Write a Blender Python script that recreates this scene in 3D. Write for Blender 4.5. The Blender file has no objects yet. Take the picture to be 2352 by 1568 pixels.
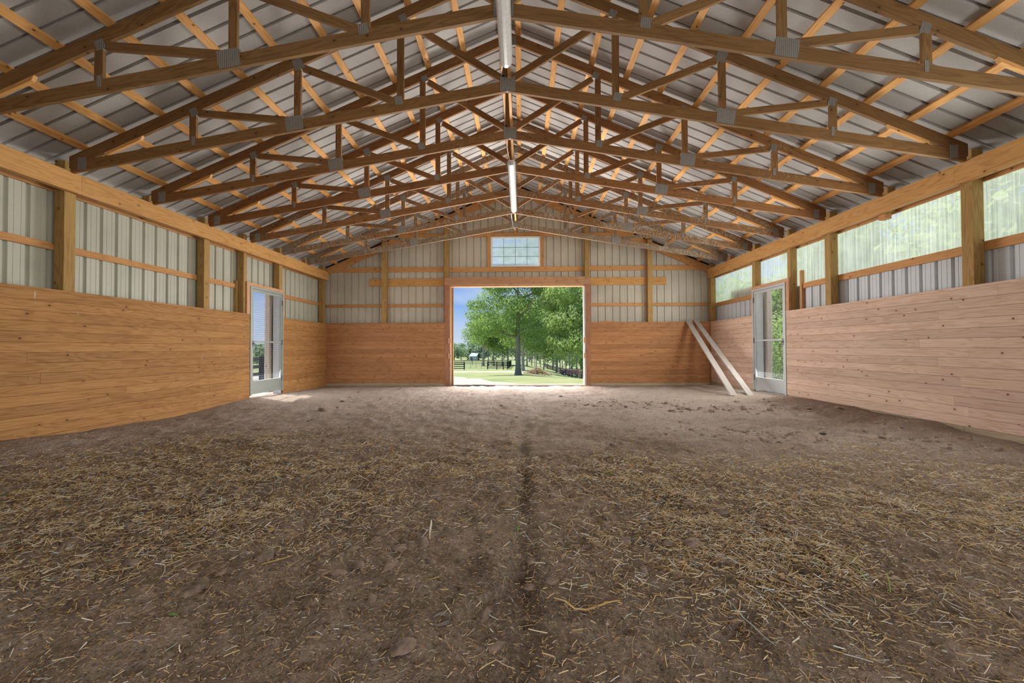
import bpy, math, random
import numpy as np
from mathutils import Vector
random.seed(7); R = np.random.RandomState(11)
S = bpy.context.scene
COL = S.collection
PI = math.pi
# ------------------------------------------------------------------ camera
CX, CH = 0.1661, 1.159
cd = bpy.data.cameras.new('camera'); cd.sensor_fit = 'HORIZONTAL'; cd.sensor_width = 36
cd.lens = 36*938.57/2352; cd.clip_start = .05; cd.clip_end = 2000
cam = bpy.data.objects.new('camera', cd); COL.objects.link(cam); S.camera = cam
def camera_matrix(yaw, pitch, roll):
    cy, sy = math.cos(yaw), math.sin(yaw); cp, sp = math.cos(pitch), math.sin(pitch); cr, sr = math.cos(roll), math.sin(roll)
    right = Vector((cy, sy, 0)); fwd = Vector((-sy, cy, 0)); up = Vector((0, 0, 1))
    f2 = fwd*cp+up*sp; u2 = up*cp-fwd*sp
    r3 = right*cr+u2*sr; u3 = u2*cr-right*sr
    from mathutils import Matrix
    m = Matrix((r3, u3, -f2)).transposed().to_4x4(); m.translation = (CX, 0, CH)
    return m
cam.matrix_world = camera_matrix(.0221, .0154, -.0035)
# ------------------------------------------------------------------ sky, sun, daylight, exposure
S.view_settings.view_transform = 'Standard'; S.view_settings.look = 'None'
S.view_settings.exposure = 0.0; S.view_settings.gamma = 1.0; S.view_settings.use_curve_mapping = False
SKY_STRENGTH = 1.0
w = bpy.data.worlds.new('sky'); S.world = w; w.use_nodes = True
nt = w.node_tree; nt.nodes.clear()
tc = nt.nodes.new('ShaderNodeTexCoord'); sx = nt.nodes.new('ShaderNodeSeparateXYZ'); nt.links.new(tc.outputs['Generated'], sx.inputs[0])
rp = nt.nodes.new('ShaderNodeValToRGB'); nt.links.new(sx.outputs[2], rp.inputs[0]); cr = rp.color_ramp
cr.elements[0].position = 0; cr.elements[0].color = (.60, .70, .85, 1); cr.elements[1].position = 1; cr.elements[1].color = (.11, .25, .62, 1)
for p_, c_ in ((.05, (.50, .64, .88)), (.10, (.27, .47, .86)), (.16, (.15, .34, .80)), (.35, (.14, .31, .74))):
    e_ = cr.elements.new(p_); e_.color = (*c_, 1)
cn = nt.nodes.new('ShaderNodeTexNoise'); cn.inputs['Scale'].default_value = 3.0; cn.inputs['Detail'].default_value = 5
mp = nt.nodes.new('ShaderNodeMapping'); mp.inputs['Scale'].default_value = (1, 1, 4); nt.links.new(tc.outputs['Generated'], mp.inputs[0]); nt.links.new(mp.outputs[0], cn.inputs['Vector'])
mr = nt.nodes.new('ShaderNodeMapRange'); mr.inputs[1].default_value = .48; mr.inputs[2].default_value = .72; mr.inputs[4].default_value = .75; nt.links.new(cn.outputs[0], mr.inputs[0])
mx = nt.nodes.new('ShaderNodeMix'); mx.data_type = 'RGBA'; mx.inputs[7].default_value = (.80, .86, .95, 1); nt.links.new(mr.outputs[0], mx.inputs[0]); nt.links.new(rp.outputs[0], mx.inputs[6])
bg = nt.nodes.new('ShaderNodeBackground'); bg.inputs[1].default_value = SKY_STRENGTH
ow = nt.nodes.new('ShaderNodeOutputWorld')
nt.links.new(mx.outputs[2], bg.inputs[0]); nt.links.new(bg.outputs[0], ow.inputs[0])
def lamp(name, kind, energy, color=(1, 1, 1), loc=(0, 0, 0), aim=None, **kw):
    l = bpy.data.lights.new(name, kind); l.energy = energy; l.color = color
    for k, v in kw.items(): setattr(l, k, v)
    o = bpy.data.objects.new(name, l); COL.objects.link(o); o.location = loc
    if aim is not None: o.rotation_euler = Vector(aim).to_track_quat('-Z', 'Y').to_euler()
    return o
SUN_DIR = Vector((.45, -.10, -.88))
lamp('sun', 'SUN', 8.0, (1, .95, .86), (-20, 10, 40), SUN_DIR, angle=math.radians(.7))
# area lamps added to boost the daylight at the openings of the barn
lamp('daylight_boost_far_door', 'AREA', 480, (1, .96, .93), (.06, 12.4, 1.5), (0, -1, .05), shape='RECTANGLE', size=4.0, size_y=2.9)
lamp('daylight_boost_clerestory', 'AREA', 300, (.99, 1, .95), (5.8, 4.8, 2.85), (-1, 0, -.14), shape='RECTANGLE', size=13, size_y=.75)
lamp('rear_fill', 'AREA', 88, (1, .96, .92), (0, -2.9, 1.9), (0, 1, -.32), shape='RECTANGLE', size=4.4, size_y=3.0, spread=math.radians(125))  # fill lamp added behind the camera, no rear doorway is known
lamp('gravel_bounce_fill', 'AREA', 330, (1, .94, .87), (.06, 13.9, .05), (0, -.8, .55), shape='RECTANGLE', size=4.6, size_y=2.2, spread=math.radians(80))  # lamp added to brighten truss undersides, standing in for ground bounce
lamp('daylight_boost_left_mesh_door', 'AREA', 55, (.95, .98, 1), (-5.75, 9.68, 1.3), (1, 0, -.25), shape='RECTANGLE', size=1.1, size_y=2.1)
lamp('daylight_boost_right_mesh_door', 'AREA', 45, (1, 1, .92), (5.78, 9.68, 1.3), (-1, 0, -.25), shape='RECTANGLE', size=1.1, size_y=2.1)
lamp('panel_glow_fill', 'AREA', 130, (.92, 1, .93), (7.4, 5.0, 3.1), (-1, 0, -.1), shape='RECTANGLE', size=15, size_y=1.6)  # lamp added outside only to make the clear panels glow
# ------------------------------------------------------------------ helpers
def tag(o, label=None, cat=None, group=None, kind=None):
    if label: o['label'] = label
    if cat: o['category'] = cat
    if group: o['group'] = group
    if kind: o['kind'] = kind
    return o
def empty(name, loc=(0, 0, 0), label=None, cat=None, group=None, kind=None):
    o = bpy.data.objects.new(name, None); COL.objects.link(o); o.location = loc; o.empty_display_size = .1
    return tag(o, label, cat, group, kind)
class MB:
    """collects faces with uv (u runs along the grain in metres, v across, +7 per board)"""
    def __init__(s, org=(0, 0, 0)): s.v = []; s.f = []; s.uv = []; s.o = Vector(org)
    def quad(s, pts, uvs=None):
        i = len(s.v); s.v += [tuple(Vector(p)-s.o) for p in pts]; s.f.append(tuple(range(i, i+len(pts))))
        s.uv += uvs if uvs else [(p[0]+p[1], p[2]) for p in pts]
    def beam(s, p0, p1, side, w, h, k=None, ext=0, u0=None):
        p0 = Vector(p0); p1 = Vector(p1); d = (p1-p0); L = d.length; d.normalize()
        side = Vector(side); side = (side-d*side.dot(d)).normalized(); n = d.cross(side)
        if k is None: k = random.randrange(400)
        if u0 is None: u0 = random.random()*20
        c = [(-w/2, -h/2), (w/2, -h/2), (w/2, h/2), (-w/2, h/2)]
        per = [0, w, w+h, 2*w+h, 2*w+2*h]
        A = [p0-d*ext+side*a+n*b for a, b in c]; B = [p1+d*ext+side*a+n*b for a, b in c]
        for i in range(4):
            j = (i+1) % 4; va, vb = per[i]+7*k+.2, per[i+1]+7*k+.2
            s.quad([A[i], A[j], B[j], B[i]], [(u0, va), (u0, vb), (u0+L, vb), (u0+L, va)])
        for P, rev in ((A, True), (B, False)):
            q = [(u0+a*.3, 7*k+.5+b) for a, b in c]
            s.quad(P[::-1] if rev else P, q[::-1] if rev else q)
        return s
    def box(s, x0, x1, y0, y1, z0, z1, ax=None, k=None):
        d = [x1-x0, y1-y0, z1-z0]; m = [(x0+x1)/2, (y0+y1)/2, (z0+z1)/2]
        if ax is None: ax = d.index(max(d))
        a, b = (ax+1) % 3, (ax+2) % 3
        p0 = list(m); p1 = list(m); p0[ax] -= d[ax]/2; p1[ax] += d[ax]/2
        sd = [0, 0, 0]; sd[a] = 1
        return s.beam(p0, p1, sd, d[a], d[b], k)
    def prism(s, poly, y0, y1, k=None):
        """polygon in the XZ plane pushed from y0 to y1; grain along the first edge"""
        if k is None: k = random.randrange(400)
        d = Vector((poly[1][0]-poly[0][0], poly[1][1]-poly[0][1])).normalized(); n = Vector((-d.y, d.x)); u0 = random.random()*20
        uv = [(u0+Vector(p).dot(d), .2+7*k+Vector((p[0]-poly[0][0], p[1]-poly[0][1])).dot(n)) for p in poly]
        for y, r in ((y0, False), (y1, True)):
            P = [(p[0], y, p[1]) for p in poly]; s.quad(P[::-1] if r else P, uv[::-1] if r else uv)
        for i in range(len(poly)):
            j = (i+1) % len(poly); a, b = poly[i], poly[j]
            s.quad([(a[0], y0, a[1]), (a[0], y1, a[1]), (b[0], y1, b[1]), (b[0], y0, b[1])],
                   [uv[i], (uv[i][0], uv[i][1]+.04), (uv[j][0], uv[j][1]+.04), uv[j]])
        return s
    def tube(s, pts, r, n=8, cap=True):
        pts = [Vector(p) for p in pts]; rs = r if isinstance(r, (list, tuple)) else [r]*len(pts); rings = []; u = 0
        k = random.randrange(300)
        ref = Vector((0, 0, 1))
        for i, p in enumerate(pts):
            d = (pts[min(i+1, len(pts)-1)]-pts[max(i-1, 0)]).normalized()
            if abs(d.dot(ref)) > .95: ref = Vector((1, 0, 0))
            a = d.cross(ref).normalized(); b = d.cross(a)
            if i: u += (p-pts[i-1]).length
            rings.append((u, [p+(a*math.cos(t*2*PI/n)+b*math.sin(t*2*PI/n))*rs[i] for t in range(n)]))
        for (u1, A), (u2, B) in zip(rings, rings[1:]):
            for i in range(n):
                j = (i+1) % n
                s.quad([A[i], A[j], B[j], B[i]], [(u1, 7*k+i/n), (u1, 7*k+(i+1)/n), (u2, 7*k+(i+1)/n), (u2, 7*k+i/n)])
        if cap:
            s.quad(rings[0][1][::-1]); s.quad(rings[-1][1])
        return s
    def build(s, name, mat, parent=None, smooth=False):
        me = bpy.data.meshes.new(name); me.from_pydata(s.v, [], s.f)
        ul = me.uv_layers.new(name='UVMap'); ul.data.foreach_set('uv', np.array(s.uv, 'f').ravel())
        me.materials.append(mat)
        if smooth: me.polygons.foreach_set('use_smooth', [True]*len(me.polygons))
        me.update()
        o = bpy.data.objects.new(name, me); COL.objects.link(o)
        if parent: o.parent = parent
        else: o.location = s.o
        return o
def raw_mesh(name, V, F, mat, parent=None, uv=None, loc=(0, 0, 0), smooth=False):
    """V (n,3) array, F (m,k) array"""
    me = bpy.data.meshes.new(name); k = F.shape[1]
    me.vertices.add(len(V)); me.vertices.foreach_set('co', V.astype('f').ravel())
    me.loops.add(F.size); me.loops.foreach_set('vertex_index', F.astype('i').ravel())
    me.polygons.add(len(F)); me.polygons.foreach_set('loop_start', np.arange(0, F.size, k, dtype='i'))
    me.update(calc_edges=True)
    if uv is not None:
        ul = me.uv_layers.new(name='UVMap'); ul.data.foreach_set('uv', uv.astype('f').ravel())
    if smooth: me.polygons.foreach_set('use_smooth', np.ones(len(F), bool))
    me.materials.append(mat); me.validate()
    o = bpy.data.objects.new(name, me); COL.objects.link(o); o.location = loc
    if parent: o.parent = parent; 
    return o
# ------------------------------------------------------------------ material nodes
class NT:
    def __init__(s, name):
        s.m = bpy.data.materials.new(name); s.m.use_nodes = True; s.t = s.m.node_tree; s.t.nodes.clear()
        s.out = s.t.nodes.new('ShaderNodeOutputMaterial')
    def n(s, typ, ins=None, **kw):
        nd = s.t.nodes.new('ShaderNode'+typ)
        for k, v in kw.items(): setattr(nd, k, v)
        for k, v in (ins or {}).items():
            if isinstance(v, bpy.types.NodeSocket): s.t.links.new(v, nd.inputs[k])
            else: nd.inputs[k].default_value = v
        return nd
    def math(s, op, a, b=0.0, c=0.0, clamp=False):
        return s.n('Math', {0: a, 1: b, 2: c}, operation=op, use_clamp=clamp).outputs[0]
    def mix(s, f, a, b, bt='MIX'):
        nd = s.n('Mix', None, data_type='RGBA', blend_type=bt)
        for i, v in ((0, f), (6, a), (7, b)):
            if isinstance(v, bpy.types.NodeSocket): s.t.links.new(v, nd.inputs[i])
            else: nd.inputs[i].default_value = (*v, 1) if isinstance(v, tuple) and len(v) == 3 else v
        return nd.outputs[2]
    def comb(s, x, y, z=0.0): return s.n('CombineXYZ', {0: x, 1: y, 2: z}).outputs[0]
    def noise(s, vec, scale=1.0, detail=2.0, rough=.5, dist=0.0):
        return s.n('TexNoise', {'Vector': vec, 'Scale': scale, 'Detail': detail, 'Roughness': rough, 'Distortion': dist}).outputs[0]
    def ramp(s, f, a, b, smooth=True):
        return s.n('MapRange', {0: f, 1: a, 2: b, 3: 0.0, 4: 1.0}, interpolation_type='SMOOTHSTEP' if smooth else 'LINEAR').outputs[0]
    def bump(s, h, strength=.3, dist=.01):
        return s.n('Bump', {'Strength': strength, 'Distance': dist, 'Height': h}).outputs[0]
    def principled(s, color, rough=.7, normal=None, metal=0.0, spec=.3, **kw):
        p = s.n('BsdfPrincipled', {'Base Color': (*color, 1) if isinstance(color, tuple) else color, 'Roughness': rough, 'Metallic': metal, 'Specular IOR Level': spec})
        if normal is not None: s.t.links.new(normal, p.inputs['Normal'])
        return p
    def end(s, p): s.t.links.new(p.outputs[0], s.out.inputs[0]); return s.m
def wood(name, light, dark, knots=.35, vary=.22, rough=.75, drops=0.0, grain=.6, stain=0.0, knotcol=(.05, .022, .01)):
    t = NT(name)
    uv = t.n('UVMap').outputs[0]; sp = t.n('SeparateXYZ', {0: uv}); u, v = sp.outputs[0], sp.outputs[1]
    k = t.math('FLOOR', t.math('DIVIDE', v, 7.0)); vv = t.math('SUBTRACT', v, t.math('MULTIPLY', k, 7.0))
    wn = t.n('TexWhiteNoise', {'W': k}, noise_dimensions='1D')
    vec = t.comb(t.math('MULTIPLY', u, .9), t.math('MULTIPLY', vv, 11.0), t.math('MULTIPLY', k, 3.71))
    n1 = t.noise(vec, 1.0, 2.0, .45, .35)
    rings = t.ramp(t.math('SINE', t.math('MULTIPLY', n1, 55.0)), -.2, 1.0)
    fib = t.noise(t.comb(t.math('MULTIPLY', u, 5.0), t.math('MULTIPLY', vv, 190.0), k), 1.0, 3.0, .6)
    f = t.math('ADD', t.math('MULTIPLY', rings, grain), t.math('MULTIPLY', t.ramp(fib, .35, .75), .35), clamp=True)
    c = t.mix(f, light, dark)
    # tone of each board
    c = t.mix(t.math('MULTIPLY', wn.outputs[0], vary), c, tuple(x*.45 for x in dark))
    big = t.noise(t.comb(t.math('MULTIPLY', u, .7), t.math('MULTIPLY', vv, 3.0), k), 1.0, 3.0)
    c = t.mix(t.math('MULTIPLY', t.ramp(big, .45, .75), .3), c, tuple(min(1, x*1.25) for x in light))
    # knots
    vo = t.n('TexVoronoi', {'Vector': t.comb(t.math('ADD', t.math('MULTIPLY', u, 3.0), t.math('MULTIPLY', k, 3.37)), t.math('ADD', t.math('MULTIPLY', vv, 4.2), t.math('MULTIPLY', k, 7.71))), 'Scale': 1.0}, voronoi_dimensions='2D')
    pick = t.math('LESS_THAN', t.n('SeparateColor', {0: vo.outputs['Color']}).outputs[0], knots)
    kn = t.math('MULTIPLY', pick, t.math('SUBTRACT', 1.0, t.ramp(vo.outputs['Distance'], .03, .06)))
    halo = t.math('MULTIPLY', pick, t.math('SUBTRACT', 1.0, t.ramp(vo.outputs['Distance'], .06, .22)))
    c = t.mix(t.math('MULTIPLY', halo, .4), c, dark)
    c = t.mix(t.math('MULTIPLY', kn, .85), c, knotcol)
    if drops > 0:
        g = t.n('NewGeometry'); pos = t.n('SeparateXYZ', {0: g.outputs['Position']})
        nz = t.n('SeparateXYZ', {0: g.outputs['Normal']})
        side = t.math('GREATER_THAN', t.math('ABSOLUTE', nz.outputs[1]), .6)
        fine = t.noise(t.comb(t.math('MULTIPLY', pos.outputs[0], 75.0), pos.outputs[1], t.math('MULTIPLY', pos.outputs[2], 18.0)), 1.0, 3.0, .6)
        area = t.noise(t.comb(t.math('MULTIPLY', pos.outputs[0], .9), pos.outputs[1], t.math('MULTIPLY', pos.outputs[2], .9)), 1.0, 2.0)
        th = t.math('ADD', .80-drops*.24, t.math('MULTIPLY', t.math('SUBTRACT', .5, area), .55))
        d = t.math('MULTIPLY', side, t.math('MULTIPLY', t.ramp(t.math('SUBTRACT', fine, th), .0, .05), min(1, .65+drops*.3)))
        c = t.mix(d, c, (.42, .36, .27))
        if drops > .5:
            d2 = t.math('MULTIPLY', side, t.ramp(t.math('SUBTRACT', t.noise(t.comb(t.math('MULTIPLY', pos.outputs[0], 30.0), pos.outputs[1], t.math('MULTIPLY', pos.outputs[2], 14.0)), 1.0, 2.0), th), -.09, 0))
            c = t.mix(t.math('MULTIPLY', d2, .3), c, (.09, .06, .035))
    if stain > 0:
        g = t.n('NewGeometry'); pos = t.n('SeparateXYZ', {0: g.outputs['Position']})
        a = t.noise(t.comb(t.math('MULTIPLY', pos.outputs[0], 22.0), t.math('MULTIPLY', pos.outputs[1], 22.0), t.math('MULTIPLY', pos.outputs[2], 3.5)), 1.0, 2.0)
        c = t.mix(t.math('MULTIPLY', t.ramp(a, .73, .78), stain), c, (.62, .55, .45))
    nrm = t.bump(t.math('ADD', fib, t.math('MULTIPLY', rings, .3)), .25, .003)
    return t.end(t.principled(c, rough, nrm, spec=.22))
def flat(name, color, rough=.6, metal=0.0, vary=.15, scale=8.0, spec=.3, bump=0.0):
    t = NT(name); pos = t.n('NewGeometry').outputs['Position']
    n1 = t.noise(pos, scale, 4.0, .6)
    c = t.mix(t.math('MULTIPLY', t.ramp(n1, .3, .8), vary), color, tuple(x*.35 for x in color))
    return t.end(t.principled(c, rough, t.bump(n1, bump, .004) if bump else None, metal, spec))
# ------------------------------------------------------------------ materials
WL, WR, YF, SP, Y1 = 5.9155, 5.9446, 12.589, 1.2192, 5.324     # kick wall faces, far wall, truss spacing, second truss
YB = -3.1
HK, HHT, HHB = 1.9408, 3.5464, 3.2826
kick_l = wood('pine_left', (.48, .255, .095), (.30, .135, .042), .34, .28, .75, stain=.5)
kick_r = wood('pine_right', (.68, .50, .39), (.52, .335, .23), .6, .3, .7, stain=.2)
kick_f = wood('pine_far', (.48, .245, .11), (.31, .13, .052), .5, .4, .7, stain=.55)
post_m = wood('treated_post', (.44, .28, .10), (.29, .17, .055), .3, .2, .75)
head_m = wood('header_pine', (.60, .335, .12), (.43, .205, .06), .35, .15, .65, stain=.3)
girt_m = wood('girt_pine', (.58, .31, .12), (.44, .20, .07), .5, .25, .65, stain=.4)
purl_m = wood('purlin_pine', (.74, .41, .15), (.56, .27, .08), .6, .25, .65)
trim_m = wood('trim_pine', (.62, .37, .22), (.48, .25, .13), .4, .2, .65)
grey_m = wood('weathered_board', (.40, .36, .34), (.29, .26, .24), .4, .15, .8, stain=.5)
treat_m = wood('splash_board', (.44, .36, .24), (.31, .25, .16), .2, .2, .8)
truss_cols = [((.25, .14, .055), (.15, .08, .03), .12), ((.25, .135, .05), (.155, .08, .03), .22), ((.27, .135, .05), (.16, .075, .027), .34),
              ((.29, .135, .05), (.17, .075, .026), .42), ((.30, .155, .065), (.18, .085, .033), .8), ((.30, .16, .075), (.18, .09, .038), 1.15),
              ((.27, .19, .125), (.17, .115, .07), 1.0)]
truss_m = [wood('truss_lumber', a, b, .5, .3, .75, drops=d) for a, b, d in truss_cols]
def galv(name, col, stripes):
    t = NT(name); g = t.n('TexCoord').outputs['Object']; s = t.n('SeparateXYZ', {0: g})
    n1 = t.noise(g, 60.0, 3.0)
    c = t.mix(t.math('MULTIPLY', t.ramp(n1, .3, .8), .4), col, tuple(x*.5 for x in col))
    if stripes:
        sx = t.math('SINE', t.math('MULTIPLY', s.outputs[0], 2*PI/.02))
        sz = t.math('SINE', t.math('MULTIPLY', s.outputs[2], 2*PI/.011))
        slot = t.math('MULTIPLY', t.ramp(sx, .1, .7), t.ramp(sz, -.5, .3))
        c = t.mix(t.math('MULTIPLY', slot, .6), c, (.05, .045, .04))
        return t.end(t.principled(c, .5, t.bump(sx, .6, .004), .35, .4))
    return t.end(t.principled(c, .5, None, .35, .4))
plate_m = galv('plate_steel', (.31, .30, .275), True)
gate_m = galv('galvanized_steel', (.46, .49, .49), False)
gate_l = galv('galvanized_steel_grey_green', (.36, .40, .38), False)
mesh_m = galv('mesh_wire', (.40, .41, .42), False); mesh_d = galv('shaded_mesh_wire', (.12, .13, .14), False)  # same wire twice: the darker copy paints the left mesh as unlit
def siding_mat(name, col, dirt):
    t = NT(name); pos = t.n('NewGeometry').outputs['Position']; s = t.n('SeparateXYZ', {0: pos})
    sp = t.noise(t.comb(t.math('MULTIPLY', s.outputs[0], 38.0), t.math('MULTIPLY', s.outputs[1], 38.0), t.math('MULTIPLY', s.outputs[2], 15.0)), 1.0, 2.0, .5)
    big = t.noise(pos, 1.3, 3.0)
    c = t.mix(t.ramp(big, .35, .7), col, tuple(x*.86 for x in col))
    th = t.math('ADD', .745, t.math('MULTIPLY', t.math('SUBTRACT', .5, big), .14))
    c = t.mix(t.math('MULTIPLY', t.ramp(t.math('SUBTRACT', sp, th), 0, .03), dirt), c, (.10, .07, .045))
    st = t.noise(t.comb(t.math('MULTIPLY', s.outputs[0], 24.0), t.math('MULTIPLY', s.outputs[1], 24.0), t.math('MULTIPLY', s.outputs[2], .5)), 1.0, 3.0)
    c = t.mix(t.math('MULTIPLY', t.ramp(st, .55, .8), .22), c, (.26, .21, .15))
    return t.end(t.principled(c, .45, None, .0, .35))
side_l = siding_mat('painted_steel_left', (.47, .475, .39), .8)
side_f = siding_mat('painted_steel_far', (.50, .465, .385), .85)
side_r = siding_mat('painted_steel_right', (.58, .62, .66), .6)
def felt_mat():
    t = NT('roof_felt'); pos = t.n('NewGeometry').outputs['Position']
    a = t.noise(pos, 130.0, 2.0); b = t.noise(pos, 1.1, 4.0, .6)
    c = t.mix(t.ramp(a, .3, .75), (.42, .405, .39), (.35, .335, .32))
    c = t.mix(t.math('MULTIPLY', t.ramp(b, .45, .8), .35), c, (.25, .235, .215))
    return t.end(t.principled(c, .9, t.bump(a, .25, .003), 0, .1))
felt_m = felt_mat()
black_m = flat('foam_closure', (.012, .011, .01), .9)
def dirt_mat():
    t = NT('barn_dirt'); muck_shade = t.n('Attribute', None, attribute_name='muck_shade').outputs['Fac']; dust_glare = t.n('Attribute', None, attribute_name='dust_glare').outputs['Fac']; g = t.n('NewGeometry'); pos = g.outputs['Position']; s = t.n('SeparateXYZ', {0: pos})
    big = t.noise(pos, .55, 4.0, .6, .5); mid = t.noise(pos, 4.0, 5.0, .65); fine = t.noise(pos, 45.0, 4.0, .7); grit = t.noise(pos, 260.0, 2.0, .6)
    c = t.mix(t.ramp(mid, .3, .72), (.22, .155, .108), (.43, .33, .25))
    c = t.mix(t.math('MULTIPLY', t.ramp(big, .5, .72), .55), c, (.58, .48, .42))
    c = t.mix(t.math('MULTIPLY', t.ramp(big, .5, .3), .5), c, (.15, .10, .068))
    c = t.mix(t.math('MULTIPLY', muck_shade, t.math('ADD', .35, t.math('MULTIPLY', t.ramp(mid, .35, .65), .5))), c, (.085, .055, .034))  # trodden muck, with contact shade under the straw drifts painted in
    c = t.mix(t.math('MULTIPLY', dust_glare, t.math('ADD', .45, t.math('MULTIPLY', fine, .5))), c, (.66, .56, .50))  # pale dust, with light glare by the left wall painted in
    c = t.mix(t.math('MULTIPLY', t.ramp(fine, .52, .72), .7), c, (.54, .43, .34))
    c = t.mix(t.math('MULTIPLY', t.ramp(fine, .48, .3), .8), c, (.07, .047, .03))
    c = t.mix(t.math('MULTIPLY', t.ramp(grit, .66, .74), .55), c, (.55, .46, .36))
    c = t.mix(t.math('MULTIPLY', t.ramp(t.math('ADD', s.outputs[1], t.math('MULTIPLY', big, 7.0)), 7.4, 10.5), .6), c, t.mix(fine, (.40, .325, .28), (.66, .565, .50)))  # paler dusty dirt farther back, the brighter far light put into the colour
    red = t.math('MULTIPLY', t.ramp(t.math('ADD', s.outputs[0], t.math('MULTIPLY', mid, 1.0)), 5.2, 5.9), t.math('MULTIPLY', t.ramp(s.outputs[1], 5.2, 6.4), t.math('SUBTRACT', 1.0, t.ramp(s.outputs[1], 8.4, 9.2))))
    c = t.mix(t.math('MULTIPLY', red, .75), c, (.20, .115, .078))
    # chaff trodden into the dirt: short bright fibres in three directions
    for i, ang in enumerate((.35, 1.4, 2.5)):
        ca, sa = math.cos(ang), math.sin(ang)
        a = t.math('ADD', t.math('MULTIPLY', s.outputs[0], ca), t.math('MULTIPLY', s.outputs[1], sa))
        b = t.math('SUBTRACT', t.math('MULTIPLY', s.outputs[1], ca), t.math('MULTIPLY', s.outputs[0], sa))
        f = t.noise(t.comb(t.math('MULTIPLY', a, 30.0), t.math('MULTIPLY', b, 210.0), float(i)*7), 1.0, 1.0, .5, .6)
        m = t.math('MULTIPLY', t.ramp(f, .68, .73), t.ramp(mid, .35, .6))
        c = t.mix(t.math('MULTIPLY', m, .6), c, ((.50, .38, .22), (.58, .50, .41), (.40, .28, .15))[i])
    h = t.math('ADD', t.math('MULTIPLY', fine, .8), t.math('ADD', t.math('MULTIPLY', grit, .25), t.math('MULTIPLY', mid, 1.2)))
    return t.end(t.principled(c, .95, t.bump(h, 1.0, .05), 0, .12))
dirt_m = dirt_mat()
def clear_panel():
    t = NT('fiberglass_panel'); pos = t.n('NewGeometry').outputs['Position']; s = t.n('SeparateXYZ', {0: pos})
    st = t.noise(t.comb(0.0, t.math('MULTIPLY', s.outputs[1], 34.0), t.math('MULTIPLY', s.outputs[2], .6)), 1.0, 3.0, .6)
    fog = t.noise(pos, 2.2, 4.0, .6)
    tr = t.n('BsdfTransparent', {0: (.90, .95, .90, 1)}); tl = t.n('BsdfTranslucent', {0: (.93, .97, .90, 1)})
    df = t.n('BsdfDiffuse', {0: (.75, .8, .74, 1)})
    m1 = t.n('MixShader', {0: .35, 1: tl.outputs[0], 2: df.outputs[0]})
    f = t.math('ADD', .46, t.math('ADD', t.math('MULTIPLY', t.ramp(st, .35, .7), .32), t.math('MULTIPLY', t.ramp(fog, .3, .7), .14)))
    m2 = t.n('MixShader', {0: f, 1: tr.outputs[0], 2: m1.outputs[0]})
    return t.end(m2)
panel_m = clear_panel()
def dusty_glass():
    t = NT('dusty_glass'); pos = t.n('NewGeometry').outputs['Position']
    tr = t.n('BsdfTransparent', {0: (.93, .96, .97, 1)}); tl = t.n('BsdfTranslucent', {0: (.9, .95, .98, 1)})
    f = t.math('ADD', .3, t.math('MULTIPLY', t.noise(pos, 6.0, 4.0), .35))
    return t.end(t.n('MixShader', {0: f, 1: tr.outputs[0], 2: tl.outputs[0]}))
white_m = flat('white_vinyl', (.78, .76, .74), .5)
lens_m = flat('acrylic_lens', (.50, .49, .475), .22, vary=.25, scale=20, spec=.6)
wire_m = flat('white_cable', (.75, .73, .7), .5)
# ------------------------------------------------------------------ steel siding with real ribs
def sheet(name, mat, fn, t0, t1, zlo, zhi, holes=(), parent=None, pitch=.2286, phase=0.0, rib=(.026, .027, .016), minor=True, kind=None, loc0=None):
    pr = []
    n0 = int(math.floor((t0-phase)/pitch))-1; n1 = int(math.ceil((t1-phase)/pitch))+1
    for i in range(n0, n1+1):
        c = phase+i*pitch
        pr += [(c-rib[1], 0), (c-rib[2], rib[0]), (c+rib[2], rib[0]), (c+rib[1], 0)]
        if minor:
            for q in (.0762+.0, .1524):
                pr += [(c+q-.009, 0), (c+q-.004, .0035), (c+q+.004, .0035), (c+q+.009, 0)]
    ts = [p[0] for p in pr]; ds = [p[1] for p in pr]
    brk = {t0, t1}
    for h in holes: brk |= {h[0], h[1]}
    allt = sorted(set([t for t in ts if t0 < t < t1]) | {b for b in brk if t0 <= b <= t1} | ({loc0} if loc0 is not None else set()))
    dep = np.interp(allt, ts, ds)
    m = MB()
    for i in range(len(allt)-1):
        a, b = allt[i], allt[i+1]; mid = (a+b)/2; da, db = float(dep[i]), float(dep[i+1])
        zs = [(zlo, None)]; cuts = sorted((h[2], h[3]) for h in holes if h[0] < mid < h[1])
        lo = zlo; segs = []
        for c0, c1 in cuts:
            if c0 > lo: segs.append((lo, c0))
            lo = c1
        segs.append((lo, None))
        for s0, s1 in segs:
            za, zb = (zhi(a), zhi(b)) if s1 is None else (s1, s1)
            if za <= s0 and zb <= s0: continue
            m.quad([fn(a, da, s0), fn(b, db, s0), fn(b, db, max(zb, s0)), fn(a, da, max(za, s0))])
    o = m.build(name, mat, parent)
    return tag(o, kind=kind)
RZ0, RM = 6.27, .427                 # top of the top chords at the ridge, slope
ROOF = RZ0+.041                       # felt plane
XS, YS = 6.13, 12.81                  # siding planes
def roofz(x): return ROOF-RM*abs(x)
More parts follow.
